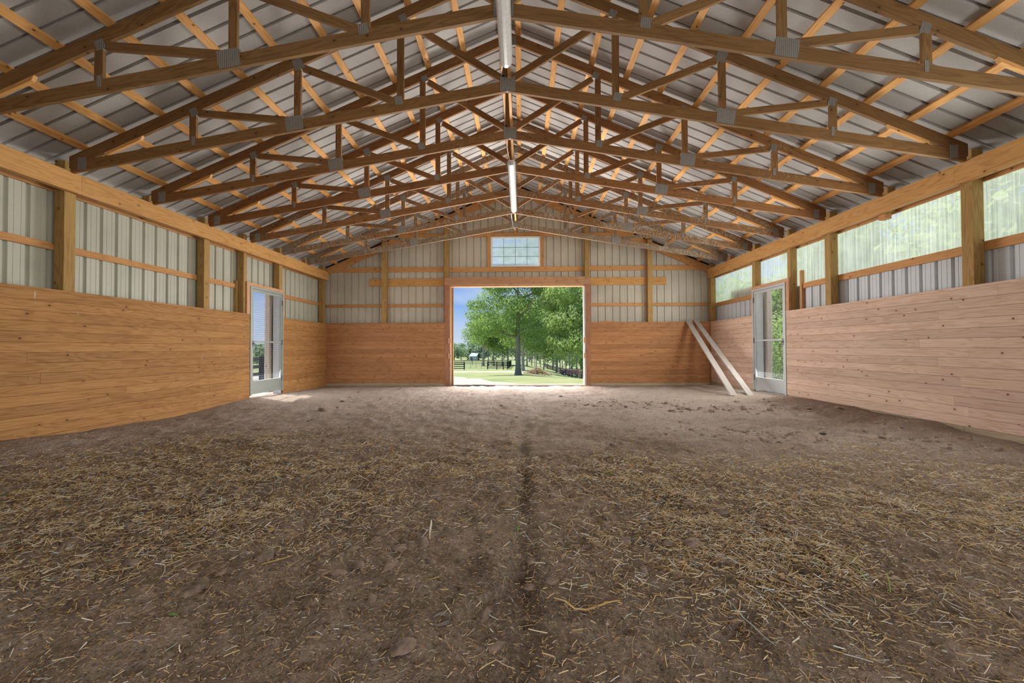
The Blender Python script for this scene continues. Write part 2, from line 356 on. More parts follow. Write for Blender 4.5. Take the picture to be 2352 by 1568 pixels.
# setting: walls (steel siding), with plank lining and boards as their children
DL = (9.02, 10.33)                    # side door openings along Y
lz = lambda t: 3.66
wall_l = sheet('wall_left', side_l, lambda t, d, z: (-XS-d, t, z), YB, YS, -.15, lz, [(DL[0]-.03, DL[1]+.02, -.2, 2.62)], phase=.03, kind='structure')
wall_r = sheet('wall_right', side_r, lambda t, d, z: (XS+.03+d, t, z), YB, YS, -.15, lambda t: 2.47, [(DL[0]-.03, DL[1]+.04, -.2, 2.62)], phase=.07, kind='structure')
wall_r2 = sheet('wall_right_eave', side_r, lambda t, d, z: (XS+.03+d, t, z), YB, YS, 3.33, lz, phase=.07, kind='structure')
DX0, DX1, DZ = -2.07, 2.16, 3.085     # big far door
WX0, WX1, WZ0, WZ1 = -.775, .775, 3.70, 4.65
wall_f = sheet('wall_far', side_f, lambda t, d, z: (t, YS+d, z), -6.17, 6.19, -.15, lambda t: roofz(t)-.03,
               [(DX0, DX1, -.2, DZ), (WX0, WX1, WZ0, WZ1)], phase=.047, kind='structure', loc0=0.0)
wall_b = sheet('wall_back', side_f, lambda t, d, z: (t, YB-d, z), -6.17, 6.19, -.15, lambda t: roofz(t)-.03, [(-2.3, 2.3, -.2, 3.3)], kind='structure', loc0=0.0)
# roof
for sgn, nm in ((-1, 'roof_left'), (1, 'roof_right')):
    m = MB(); pr = []
    n = int((13.35-YB+.4)/.2286)
    for i in range(n):
        c = YB-.3+i*.2286
        pr += [(c-.021, 0), (c-.016, .034), (c+.016, .034), (c+.021, 0)]
    for (a, da), (b, db) in zip(pr, pr[1:]):
        xe = 6.42
        m.quad([(0, a, ROOF+da), (0, b, ROOF+db), (sgn*xe, b, ROOF+db-RM*xe), (sgn*xe, a, ROOF+da-RM*xe)])
    tag(m.build(nm, felt_m), kind='structure')
m = MB(); m.prism([(-.2, ROOF-RM*.2+.03), (0, ROOF+.03), (.2, ROOF-RM*.2+.03), (.2, ROOF-RM*.2+.05), (0, ROOF+.05), (-.2, ROOF-RM*.2+.05)], YB-.3, 13.3)
tag(m.build('roof_ridge_cap', side_f), kind='structure')
# ------------------------------------------------------------------ plank lining
def planks(name, mat, parent, face, runs, z0=.075, z1=HK-.035, n=14, stag=True):
    """runs: list of (t0, t1); face(t, depth) gives x,y; boards with open joints and butt ends"""
    m = MB(); hgt = (z1-z0)/n
    for (t0, t1) in runs:
        for i in range(n):
            za, zb = z0+i*hgt, z0+(i+1)*hgt
            js = [t0]; t = t0+random.uniform(2.2, 4.9)
            while t < t1-.8: js.append(t); t += random.uniform(4.2, 4.9)
            js.append(t1)
            for a, b in zip(js, js[1:]):
                off = random.uniform(-.0015, .0015)
                p0 = Vector((*face(a+.001, .017+off), (za+zb)/2)); p1 = Vector((*face(b-.001, .017+off), (za+zb)/2))
                m.beam(p0, p1, (0, 0, 1), hgt-.0032, .034)
    m2 = m.build(name, mat, None)
    m2.parent = parent
    return m2
FL = lambda t, d: (-WL-d, t); FR = lambda t, d: (WR+d, t); FF = lambda t, d: (t, YF+d)
def boards(name, mat, parent, items):
    m = MB()
    for b in items: m.box(*b)
    o = m.build(name, mat); o.parent = parent
    return o
wall_l, wall_r, wall_f, wall_b, W4 = [empty(n_, kind='structure') for n_ in ('wall_left_boards', 'wall_right_boards', 'wall_far_boards', 'wall_back_boards')]+[0]
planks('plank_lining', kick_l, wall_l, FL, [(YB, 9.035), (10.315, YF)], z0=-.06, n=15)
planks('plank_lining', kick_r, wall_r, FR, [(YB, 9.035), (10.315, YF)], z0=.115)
planks('plank_lining', kick_f, wall_f, FF, [(-WL-.04, -2.19), (2.30, WR+.04)])
planks('plank_lining', kick_l, wall_b, lambda t, d: (t, YB+.1-d), [(-WL, -2.3), (2.3, WR)])
for par, mat, X0, X1, runs in ((wall_l, kick_l, -WL-.034, -WL+.004, ((YB, 9.035), (10.315, YF))), (wall_r, kick_r, WR-.004, WR+.034, ((YB, 9.035), (10.315, YF)))):
    boards('cap_board', mat, par, [(X0, X1, a, b, HK-.035, HK, 1) for a, b in runs])
boards('cap_board', kick_f, wall_f, [(-WL, -2.19, YF-.004, YF+.036, HK-.035, HK, 0), (2.30, WR, YF-.004, YF+.036, HK-.035, HK, 0)])
boards('splash_board', treat_m, wall_l, [(-WL-.045, -WL-.006, YB, 9.0, -.3, -.065, 1), (-WL-.045, -WL-.006, 10.33, 12.6, -.3, -.065, 1)])
boards('splash_board', treat_m, wall_r, [(WR+.006, WR+.045, YB, 5.485, -.25, .112, 1), (WR+.006, WR+.045, 5.49, 9.0, -.25, .112, 1), (WR+.006, WR+.045, 10.33, 12.6, -.25, .112, 1)])
boards('splash_board', treat_m, wall_f, [(-WL, -2.19, YF+.006, YF+.045, -.25, .078, 0), (2.30, WR, YF+.006, YF+.045, -.25, .078, 0)])
boards('corner_batten', kick_f, wall_f, [(-WL-.002, -WL+.03, YF-.03, YF, .0, HK-.04, 2), (WR-.03, WR+.002, YF-.03, YF, .0, HK-.04, 2)])
# clear panels of the right wall
def panel_sheet(name, y0, y1, z0, z1, label):
    o = sheet(name, panel_m, lambda t, d, z: (XS+.028+d, t, z), y0, y1, z0, lambda t: z1, pitch=.0635, rib=(.012, .03, .006), minor=False, kind='structure')
    return o
panel_sheet('window_1', YB, 8.99, 2.44, 3.34, '')
panel_sheet('window_2', 8.99, 10.37, 2.625, 3.34, '')
panel_sheet('window_3', 10.37, 12.78, 2.44, 3.34, '')
# ------------------------------------------------------------------ posts
def one(name, mat, b, label, cat, group=None, parent=None, ax=None):
    m = MB(((b[0]+b[1])/2, (b[2]+b[3])/2, b[4])) if parent is None else MB()
    m.box(*b, ax) if ax is not None else m.box(*b)
    o = m.build(name, mat, parent)
    return tag(o, label, cat, group)
PG = 'square timber wall posts'
PL = [((5.32, 5.46), 'yellowish square post on left wall nearest the camera, beside the long steel bay'),
      ((7.74, 7.88), 'square post on left wall, second from the camera'),
      ((8.865, 8.965), 'narrow square post on left wall against near side of the steel mesh door'),
      ((10.19, 10.33), 'short square post on left wall standing above far edge of the mesh door'),
      ((12.49, 12.63), 'square corner post where left wall meets far wall')]
for (a, b), lab in PL: one('timber_post', post_m, (-WL-.035-.14, -WL-.036, a, b, 2.655 if 10 < a < 11 else .0, 3.70), lab, 'post', PG, ax=2)
PR = [((5.36, 5.50), 'split and cracked square post on right wall nearest the camera'),
      ((7.78, 7.92), 'square post on right wall, second from the camera, end of the wide clear panel'),
      ((8.92, 9.02), 'narrow square post on right wall against near side of the mesh door'),
      ((10.24, 10.38), 'short square post on right wall standing above far edge of the mesh door'),
      ((12.60, 12.74), 'square corner post where right wall meets far wall')]
for (a, b), lab in PR: one('timber_post', post_m, (WR+.036, WR+.176, a, b, 2.655 if 10 < a < 11 else .0, 3.70), lab, 'post', PG, ax=2)
PFar = [((-4.172, -4.035), 0, 'far wall post left of the big doorway, crossed by the door track beam'),
        ((-2.215, -2.075), 3.34, 'far wall post standing on left end of the doorway header'),
        ((2.145, 2.285), 3.34, 'far wall post standing on right end of the doorway header'),
        ((4.075, 4.215), 0, 'far wall post right of the big doorway, crossed by the door track beam')]
for (a, b), z0, lab in PFar:
    one('timber_post', post_m, (a, b, YF+.04, YF+.18, z0, roofz(max(abs(a), abs(b)))-.03), lab, 'post', PG, ax=2)
# stub blocks carrying the trusses that fall between posts
for sgn, sd, W in ((-1, 'left', WL), (1, 'right', WR)):
    for k, wd in ((-1, 'nearest'), (1, 'third'), (5, 'farthest')):
        y = Y1+k*SP+.03
        x0, x1 = sorted((sgn*(W+.04), sgn*(W+.16)))
        if k >= 0:
            one('truss_block', girt_m if k == 5 else post_m, (x0, x1, y, y+.13, 3.3, 3.69),
                'short wooden block on %s wall header under heel of the %s roof truss' % (sd, wd), 'wooden block', 'blocks between the headers', ax=2)
# ------------------------------------------------------------------ headers along the side walls
HG = 'header boards along the side walls'
for sgn, sd, W, cuts in ((-1, 'left', WL, [YB, 5.454, 10.335, 12.66]), (1, 'right', WR, [YB, 5.49, 10.30, 12.66])):
    for i, (a, b) in enumerate(zip(cuts, cuts[1:])):
        x0, x1 = sorted((sgn*(W-.048), sgn*(W+.034)))
        one('header_board', head_m, (x0, x1, a+.001, b-.001, HHB, HHT), '%s section of the wide pine header board on top of %s wall' % (('nearest', 'middle', 'farthest')[i], sd), 'header board', HG, ax=1)
        x0, x1 = sorted((sgn*(W+.178), sgn*(W+.212)))
        one('outer_header_board', girt_m, (x0, x1, a+.001, b-.001, HHB-.005, HHT), '%s section of the recessed outer header behind posts of %s wall' % (('nearest', 'middle', 'farthest')[i], sd), 'header board', HG, ax=1)
one('scrap_block', girt_m, (WR+.04, WR+.14, 6.62, 6.74, 3.20, 3.28), 'small wooden block under right header above the wide clear panel', 'wooden block', ax=1)
# ------------------------------------------------------------------ girts
GG = 'horizontal girts'
def girt(b, label, ax, mat=girt_m): one('wall_girt', mat, b, label, 'girt', GG, ax=ax)
girt((-XS, -XS+.037, YB, 5.33, 2.49, 2.585), 'girt on left wall steel, nearest the camera', 1)
girt((-XS, -XS+.037, 5.45, 7.75, 2.49, 2.585), 'girt across the long steel bay of left wall', 1)
girt((-XS, -XS+.037, 7.87, 8.87, 2.49, 2.585), 'short girt on left wall just before the mesh door', 1)
girt((-XS, -XS+.037, 10.32, 12.5, 2.49, 2.585), 'girt on left wall between mesh door and far corner', 1)
girt((XS-.008, XS+.029, YB, 5.37, 2.385, 2.505), 'sill girt under the nearest clear panel, right wall', 1)
girt((XS-.008, XS+.029, 5.49, 7.79, 2.385, 2.505), 'knotty sill girt under the wide clear panel, right wall', 1)
girt((XS-.008, XS+.029, 7.91, 8.78, 2.395, 2.505), 'short sill girt on right wall just before the mesh door', 1)
girt((XS-.008, XS+.029, 10.37, 12.61, 2.40, 2.51), 'sill girt under the farthest clear panel, right wall', 1)
girt((-XS, -XS+.06, 8.80, 8.855, HK, 2.66), 'upright stud stub on left wall behind post near mesh door', 2, post_m)  # darker wood paints in the shadow behind the post
girt((XS-.03, XS+.029, 8.75, 8.81, HK, 2.78), 'upright stud stub on right wall behind post near mesh door', 2)
ya, yb = YS-.038, YS-.001
def fgirt(x0, x1, z0, z1, label, ax=0): girt((x0, x1, ya, yb, z0, z1), label, ax)
fgirt(-6.0, -4.17, 2.445, 2.54, 'lower girt of far wall, left corner bay'); fgirt(-4.04, -2.2, 2.445, 2.54, 'lower girt of far wall between left post and doorway')
fgirt(2.29, 4.08, 2.445, 2.54, 'lower girt of far wall between doorway and right post'); fgirt(4.21, 6.03, 2.445, 2.54, 'lower girt of far wall, right corner bay')
fgirt(-6.0, -4.17, 3.56, 3.705, 'upper girt of far wall, left corner bay'); fgirt(-4.04, -2.2, 3.56, 3.705, 'upper girt of far wall, bay left of the window')
fgirt(-2.08, 2.15, 3.545, 3.69, 'girt of far wall directly under the small window')
fgirt(2.29, 4.08, 3.56, 3.705, 'upper girt of far wall, bay right of the window'); fgirt(4.21, 6.03, 3.56, 3.705, 'upper girt of far wall, right corner bay')
fgirt(-3.7, -.885, 4.655, 4.75, 'top girt of far wall left of the window head'); fgirt(-.775, .775, 4.665, 4.77, 'girt forming head of the small gable window')
fgirt(.885, 3.7, 4.655, 4.75, 'top girt of far wall right of the window head')
fgirt(-.885, -.776, 3.69, 4.80, 'upright stud along left side of gable window', 2); fgirt(.776, .885, 3.69, 4.80, 'upright stud along right side of gable window', 2)
fgirt(-.045, .05, 4.77, 6.1, 'upright stud rising from gable window head to ridge', 2)
for sgn, sd in ((-1, 'left'), (1, 'right')):
    x0, x1, x2, x3 = (-6.05, -4.61, -4.17, -2.19) if sgn < 0 else (6.1, 4.69, 4.21, 2.30)
    a, b = sorted((x1, x3))
    one('track_beam', head_m, (a, b, YS-.04, YS-.002, 3.105, 3.345), 'wide plank beam on far wall steel %s of the doorway header' % sd, 'beam', ax=0)
# rake boards under the roof on the gable
for sgn, sd in ((-1, 'left'), (1, 'right')):
    m = MB((sgn*3, ya, 4.7))
    P = lambda x, o: (sgn*x, roofz(x)-o)
    pts = [P(.0, .06), P(6.05, .06), P(6.05, .29), P(.0, .29)]
    if sgn < 0: pts = pts[::-1]
    m.prism(pts, ya-.002, yb)
    tag(m.build('rake_board', girt_m), 'sloping pine rake board on %s half of far gable' % sd, 'rake board')
    m = MB((sgn*3, ya, 4.7)); pts = [P(.0, .0), P(6.1, .0), P(6.1, .058), P(.0, .058)]
    m.prism(pts if sgn > 0 else pts[::-1], YS-.02, YS+.02)
    tag(m.build('trim_foam', black_m), kind='structure')
# ------------------------------------------------------------------ far doorway: header, jambs, leaves
one('doorway_header', wood('door_header', (.50, .29, .16), (.34, .18, .09), .5, .2, .7, drops=.35), (-2.19, 2.30, YF-.012, YF+.038, 3.112, 3.345), 'broad plank header nailed over the big far doorway', 'header board', ax=0)
jm = wood('jamb_board', (.42, .21, .12), (.28, .13, .07), .4, .2, .7)
for x0, x1, sd, s in ((-2.19, -2.072, 'left', 1), (2.165, 2.30, 'right', -1)):
    j = empty('door_jamb', ((x0+x1)/2, YF, 0), 'pine jamb board up the %s side of the big far doorway' % sd, 'door jamb')
    def ch(name, mat, b, ax=None):
        m = MB(j.location); m.box(*b, ax) if ax is not None else m.box(*b); return m.build(name, mat, j)
    ch('face_board', jm, (x0, x1, YF-.01, YF+.035, -.05, 3.11), 2)
    xe = x1 if s > 0 else x0
    ch('edge_trim', trim_m if s > 0 else white_m, (min(xe, xe+s*.045), max(xe, xe+s*.045), YF+.05, YS+.1, -.05, 3.063), 2)
    for z0, z1 in ((1.30, 1.47), (.83, 1.0)):
        ch('latch_block', trim_m, (min(xe-.01, xe+s*.075), max(xe-.01, xe+s*.075), YF-.035, YF+.03, z0, z1), 2)
    hk = MB(j.location); xm = xe+s*.055
    hk.tube([(xm, YF, .80), (xm, YF-.03, .77), (xm, YF-.03, .70), (xm, YF, .66), (xm+.01, YF-.02, .58)], .007); hk.build('latch_hook', gate_m, j)
one('door_head_trim', trim_m, (DX0, DX1, YF+.05, YS+.06, DZ-.02, DZ+.02), 'thin pine trim strip under the big doorway header', 'door trim', ax=0)
for x0, x1, sd in ((-4.35, -1.985, 'left'), (2.19, 4.45, 'right')):
    d = empty('sliding_door', ((x0+x1)/2, YS+.2, 0), 'open sliding barn door outside, only its edge showing %s of the doorway' % sd, 'sliding door')
    m = MB(d.location); m.box(x0, x0+.09, YS+.1, YS+.19, -.1, 3.2, 2); m.box(x1-.09, x1, YS+.1, YS+.19, -.1, 3.2, 2)
    m.box(x0+.09, x1-.09, YS+.1, YS+.19, .02, .16, 0); m.box(x0+.09, x1-.09, YS+.1, YS+.19, 3.06, 3.2, 0); m.build('door_frame', post_m, d)
    q = sheet('door_skin', side_f, lambda t, dd, z: (t, YS+.2+dd, z), x0, x1, .02, lambda t: 3.2); q.parent = d; q.matrix_parent_inverse = d.matrix_world.inverted(); q.location = (-d.location[0], -d.location[1], 0)
    q.matrix_parent_inverse.identity()
# ------------------------------------------------------------------ gable window
wn_ = empty('window_4', (0, YS, WZ0), kind='structure')
m = MB(wn_.location)
for b in ((WX0, WX1, YS-.05, YS+.03, WZ0, WZ0+.04), (WX0, WX1, YS-.05, YS+.03, WZ1-.05, WZ1), (WX0, WX0+.045, YS-.05, YS+.03, WZ0+.04, WZ1-.05), (WX1-.045, WX1, YS-.05, YS+.03, WZ0+.04, WZ1-.05)): m.box(*b)
m.build('window_frame', white_m, wn_)
m = MB(wn_.location); m.box(WX0+.04, WX1-.04, YS-.004, YS+.001, WZ0+.035, WZ1-.045); m.build('glass', dusty_glass(), wn_)
m = MB(wn_.location); gw = (WX1-WX0-.09)
for i in (1, 2, 3): x = WX0+.045+gw*i/4; m.box(x-.006, x+.006, YS-.014, YS-.005, WZ0+.04, WZ1-.05)
for i in (1, 2): z = WZ0+.04+(WZ1-WZ0-.09)*i/3; m.box(WX0+.045, WX1-.045, YS-.013, YS-.006, z-.006, z+.006)
m.build('muntins', flat('muntin_grey', (.12, .13, .13), .5), wn_)
# ------------------------------------------------------------------ mesh doors in the side walls
def side_door(sgn, W, gm, lab):
    X = sgn*W; y0, y1 = DL[0]+.02, DL[1]-.02
    d = empty('mesh_door', (X, (y0+y1)/2, .1), lab, 'door')
    def part(name, mat, bs, ax=None):
        m = MB(d.location)
        for b in bs: m.box(*sorted((X-sgn*b[0], X-sgn*b[1])), *b[2:])
        return m.build(name, mat, d)
    part('door_frame', gm, [(-.05, .012, y0, y0+.05, .10, 2.575), (-.05, .012, y1-.05, y1, .10, 2.575), (-.05, .012, y0+.05, y1-.05, 2.525, 2.575)])
    a, b = y0+.056, y1-.056
    leaf = part('door_leaf', gm, [(-.03, .0, a, a+.05, .125, 2.518), (-.03, .0, b-.05, b, .125, 2.518), (-.03, .0, a+.05, b-.05, 2.458, 2.518),
                                  (-.03, .0, a+.05, b-.05, .125, .175), (-.03, .0, a+.05, b-.05, .375, .425), (-.03, .0, a+.05, b-.05, 1.30, 1.335)])
    m = MB(d.location); m.box(*sorted((X+sgn*.010, X+sgn*.018)), a+.05, b-.05, .175, .375); m.build('kick_panel', gm, d)
    m = MB(d.location); r = .0019; xm = X+sgn*.02
    ny = 22
    for i in range(1, ny): y = a+.05+(b-a-.1)*i/ny; m.box(xm-r, xm+r, y-r, y+r, .42, 2.46, 2)
    for i in range(1, 40): z = .425+(2.458-.425)*i/40; m.box(xm-r+.004, xm+r+.004, a+.05, b-.05, z-r, z+r, 1)
    m.build('wire_mesh', mesh_m if sgn > 0 else mesh_d, d)
    for z in (.35, 1.25, 2.25):
        m = MB(d.location); m.tube([(X-sgn*.012, b+.003, z), (X-sgn*.012, b+.003, z+.13)], .011); m.build('hinge', flat('hinge_steel', (.12, .12, .12), .5, .5), d)
    m = MB(d.location); m.box(*sorted((X+sgn*.0, X-sgn*.012)), a-.004, a+.07, 1.20, 1.34); m.tube([(X-sgn*.02, a+.03, 1.27), (X-sgn*.05, a+.03, 1.27)], .012); m.build('latch', flat('latch_steel', (.2, .2, .2), .4, .6), d)
    # pine casing around the door
    c = empty('door_casing', (X, (y0+y1)/2, HK), 'pine casing boards around the %s wall mesh door' % ('left' if sgn < 0 else 'right'), 'door casing')
    for nm, bx in (('head_board', (-.045, .0, 8.93, 10.37, 2.58, 2.65, 1)), ('side_board', (-.045, .0, 8.93, 9.035, HK+.002, 2.579, 2)), ('side_board', (-.045, .0, 10.315, 10.37, HK+.002, 2.579, 2))):
        m = MB(c.location); m.box(*sorted((X-sgn*bx[0], X-sgn*bx[1])), *bx[2:]); m.build(nm, trim_m, c)
    # jamb lining outwards and threshold
    for nm, bs in (('jamb_lining', [(8.99, 9.03, .02, 2.6), (10.315, 10.36, .02, 2.6)]),):
        for yy0, yy1, z0, z1 in bs:
            m = MB(c.location); m.box(*sorted((X+sgn*.052, X+sgn*.26)), yy0, yy1, z0, z1, 2); m.build(nm, white_m, c)
    m = MB(c.location); m.box(*sorted((X+sgn*.052, X+sgn*.26)), 9.03, 10.315, 2.58, 2.62, 1); m.build('head_lining', trim_m, c)
    # outer sliding leaf, pushed open past the far jamb
    o = empty('sliding_door', (X+sgn*.34, 11.0, 0), 'outer sliding door pushed open past far jamb of %s mesh door' % ('left' if sgn < 0 else 'right'), 'sliding door')
    m = MB(o.location); xa, xb = sorted((X+sgn*.30, X+sgn*.40)); tan = wood('leaf_edge', (.78, .64, .50), (.68, .52, .38), .2)
    m.box(xa, xb, 10.22, 10.31, .05, 2.75, 2); m.box(xa, xb, 11.7, 11.79, .05, 2.75, 2); m.box(xa, xb, 10.31, 11.7, .05, .15, 1); m.box(xa, xb, 10.31, 11.7, 2.65, 2.75, 1); m.build('door_frame', tan, o)
    m = MB(o.location); xa, xb = sorted((X+sgn*.40, X+sgn*.42)); m.box(xa, xb, 10.22, 11.79, .05, 2.75, 2); m.build('door_skin', white_m, o)
side_door(-1, WL, gate_l, 'galvanized wire mesh door in left wall, blue sky behind it')
side_door(1, WR, gate_m, 'galvanized wire mesh door in right wall, green foliage behind it')
# ------------------------------------------------------------------ roof trusses
def seg_poly(x0, z0, x1, z1, w):
    d = Vector((x1-x0, z1-z0)).normalized(); n = Vector((-d.y, d.x))*w/2
    return [(x0-n.x, z0-n.y), (x1-n.x, z1-n.y), (x1+n.x, z1+n.y), (x0+n.x, z0+n.y)]
BZ, BM, CH_H = 4.536, .1713, .143
def truss(k, mat, label):
    y = Y1+k*SP; t = empty('roof_truss', (0, y, 3.55), label, 'roof truss', 'scissor roof trusses')
    def P(name, poly, mt=mat, th=.038, yo=0.0):
        m = MB(t.location); m.prism(poly, y+.019-th/2+yo, y+.019+th/2+yo); return m.build(name, mt, t)
    for s in (-1, 1):
        def Q(pts): return [(s*a, b) for a, b in pts][::s]
        P('top_chord', Q([(0, RZ0-.157), (5.90, RZ0-.157-RM*5.9), (5.90, RZ0-RM*5.9), (0, RZ0)]))
        P('bottom_chord', Q([(0, BZ), (5.88, BZ-BM*5.88), (5.88, RZ0-.159-RM*5.88), (5.60, BZ+CH_H-BM*5.60), (0, BZ+CH_H)]))
        def web(x0, z0, x1, z1, w=.089): P('web_member', Q(seg_poly(x0, z0, x1, z1, w)), th=.036)
        web(4.215, 3.90, 4.215, 4.34); web(4.14, 4.315, 2.93, 4.20); web(2.80, 4.14, 2.80, 4.95); web(2.72, 4.90, 1.50, 4.43)
        web(1.42, 4.36, 1.42, 5.56); web(1.33, 5.49, .06, 4.70)
        P('heel_wedge', Q([(5.42, RZ0-.158-RM*5.42), (4.90, RZ0-.158-RM*4.90), (4.93, RZ0-.20-RM*4.93), (5.42, RZ0-.20-RM*5.42)]), purl_m)
        def plate(x, z, w, h, ang=0):
            c, sn = math.cos(ang), math.sin(ang)
            P('gusset_plate', Q([(x+a*c-b*sn, z+a*sn+b*c) for a, b in ((-w/2, -h/2), (w/2, -h/2), (w/2, h/2), (-w/2, h/2))]), plate_m, th=.043)
        plate(5.72, 3.655, .11, .17); plate(4.20, 4.325, .10, .11, -.35); plate(4.205, 3.94, .045, .12)
        plate(2.84, 4.155, .235, .19, -.17); plate(2.79, 4.945, .13, .15, -.4); plate(1.44, 4.435, .105, .11, -.17); plate(1.385, 5.54, .10, .10, -.4)
    P('king_post', seg_poly(-.03, 4.66, -.03, 6.13, .085), th=.036)
    P('gusset_plate', [(-.1, 4.535), (.106, 4.535), (.106, 4.725), (-.1, 4.725)], plate_m, th=.044)
    P('gusset_plate', [(-.1, 6.06), (.1, 6.06), (.1, 6.2), (-.1, 6.2)], plate_m, th=.043)
ords = ['nearest roof truss, cut off by the top of the picture', 'second roof truss from the camera, its heels on the nearest posts', 'third roof truss from the camera',
        'fourth roof truss from the camera, over near end of the far light', 'fifth roof truss from the camera, streaked with bird droppings',
        'sixth roof truss from the camera, crusted with bird droppings', 'farthest roof truss, greyish weathered and heavily crusted with droppings']
for k in range(7): truss(k-1, truss_m[k], ords[k])
# ------------------------------------------------------------------ purlins
PX = [.14, .75, 1.32, 1.87, 2.41, 2.975, 3.525, 4.09, 4.64, 5.18, 5.68]
nth = ['first', 'second', 'third', 'fourth', 'fifth', 'sixth', 'seventh', 'eighth', 'ninth', 'tenth', 'eleventh']
cs = 1/math.sqrt(1+RM*RM)
for s, sd in ((-1, 'left'), (1, 'right')):
    for i, x in enumerate(PX):
        z = RZ0-RM*x+.02*1.03
        m = MB((s*x, 5, z)); js = [YB-.2, Y1+SP*(-1 if i % 2 else 0), Y1+SP*(2 if i % 2 else 3), 12.95]
        for a, b in zip(js, js[1:]): m.beam((s*x, a, z), (s*x, b, z), (cs, 0, -s*RM*cs), .089, .038)
        tag(m.build('purlin', purl_m), '%s pine purlin down from the ridge on %s roof slope' % (nth[i], sd), 'purlin', 'roof purlins')
m = MB((.02, 6, 4.7)); m.box(.005, .043, Y1-SP-.6, Y1+5*SP+.04, 4.70, 4.79, 1)
tag(m.build('lateral_brace', purl_m), 'long pine brace running along the ridge line on top of truss bottom chords', 'brace')
# ------------------------------------------------------------------ lamps and cables
def fixture(y0, y1, label, on):
    o = empty('strip_light', (.005, (y0+y1)/2, 4.53), label, 'strip light', 'wraparound strip lights under the ridge')
    m = MB(o.location); m.box(-.055, .065, y0+.02, y1-.02, 4.505, 4.534, 1); m.build('housing', white_m, o)
    m = MB(o.location); n = 14; rings = []
    ys = [y0, y0+.012, y0+.04, y0+.09]+[y1-.09, y1-.04, y1-.012, y1]; sc = [.35, .7, .92, 1, 1, .92, .7, .35]
    for y, q in zip(ys, sc):
        rings.append([(.005+math.cos(PI*i/n)*.073*q, y, 4.515-math.sin(PI*i/n)*.075*q) for i in range(n+1)])
    for A, B in zip(rings, rings[1:]):
        for i in range(n): m.quad([A[i], A[i+1], B[i+1], B[i]])
    m.quad(rings[0]); m.quad(rings[-1][::-1]); m.build('lens', lens_m, o, smooth=True)
fixture(2.35, 4.79, 'near white strip light under the ridge, cut by the top of picture', False)
fixture(7.28, 9.95, 'far white strip light under the ridge with peeling lens', False)
m = MB((-.06, 6, 4.7)); m.tube([(-.03, 4.75, 4.53), (-.06, 5.0, 4.60), (-.075, 5.3, 4.74), (-.07, 6.0, 4.73), (-.08, 6.6, 4.74), (-.06, 7.0, 4.60), (-.03, 7.3, 4.53)], .006)
m.build('power_cable', wire_m)
tag(bpy.data.objects['power_cable'], 'thin white cable linking the two strip lights along the ridge', 'cable')
m = MB((-.06, 11, 4.7)); m.tube([(-.03, 9.93, 4.53), (-.10, 9.95, 4.60), (-.09, 10.3, 4.74), (-.07, 11.3, 4.70), (-.04, 11.42, 4.55), (.02, 11.5, 4.48)], .006)
tag(m.build('power_cable', wire_m), 'white cable end dangling from the farthest truss peak', 'cable')
# ------------------------------------------------------------------ leaning boards
for xb, xt, lab in ((5.075, 5.265, 'left of the two greyish boards leaning in the right corner'), (5.43, 5.49, 'right of the two greyish boards leaning in the right corner')):
    a = Vector((xb, 9.55, .028)); b = Vector((xt, 12.64, 2.002))
    if xb > 5.2: a = Vector((5.46, 9.55, .028)); b = Vector((5.50, 12.64, 2.002))
    m = MB(a); m.beam(a, b, (1, 0, 0), .142, .036)
    tag(m.build('leaning_board', grey_m), lab, 'board', 'boards leaning in the corner')
one('flat_scrap', kick_f, (2.62, 3.06, YF+.002, YF+.036, HK+.001, HK+.03), 'scrap of wood lying on the ledge right of the big doorway', 'wood scrap', ax=0)
# ------------------------------------------------------------------ noise and floor height
def hash2(i, j, s): 
    h = (i*374761393+j*668265263+s*974711) & 0xffffffff
    h = ((h ^ (h >> 13))*1274126177) & 0xffffffff
    return ((h ^ (h >> 16)) & 0xffff)/65535.0
def vnoise(x, y, f, s=0):
    x = np.asarray(x, float)*f+1000; y = np.asarray(y, float)*f+1000; i = np.floor(x).astype(np.int64); j = np.floor(y).astype(np.int64)
    u = x-i; v = y-j; u = u*u*(3-2*u); v = v*v*(3-2*v)
    return (hash2(i, j, s)*(1-u)+hash2(i+1, j, s)*u)*(1-v)+(hash2(i, j+1, s)*(1-u)+hash2(i+1, j+1, s)*u)*v-.5
def sstep(a, b, x): t = np.clip((x-a)/(b-a), 0, 1); return t*t*(3-2*t)
def gauss(x, y, cx, cy, sx, sy, ang=0.0):
    c, s_ = math.cos(ang), math.sin(ang); dx = x-cx; dy = y-cy
    return np.exp(-(((dx*c+dy*s_)/sx)**2+((-dx*s_+dy*c)/sy)**2))
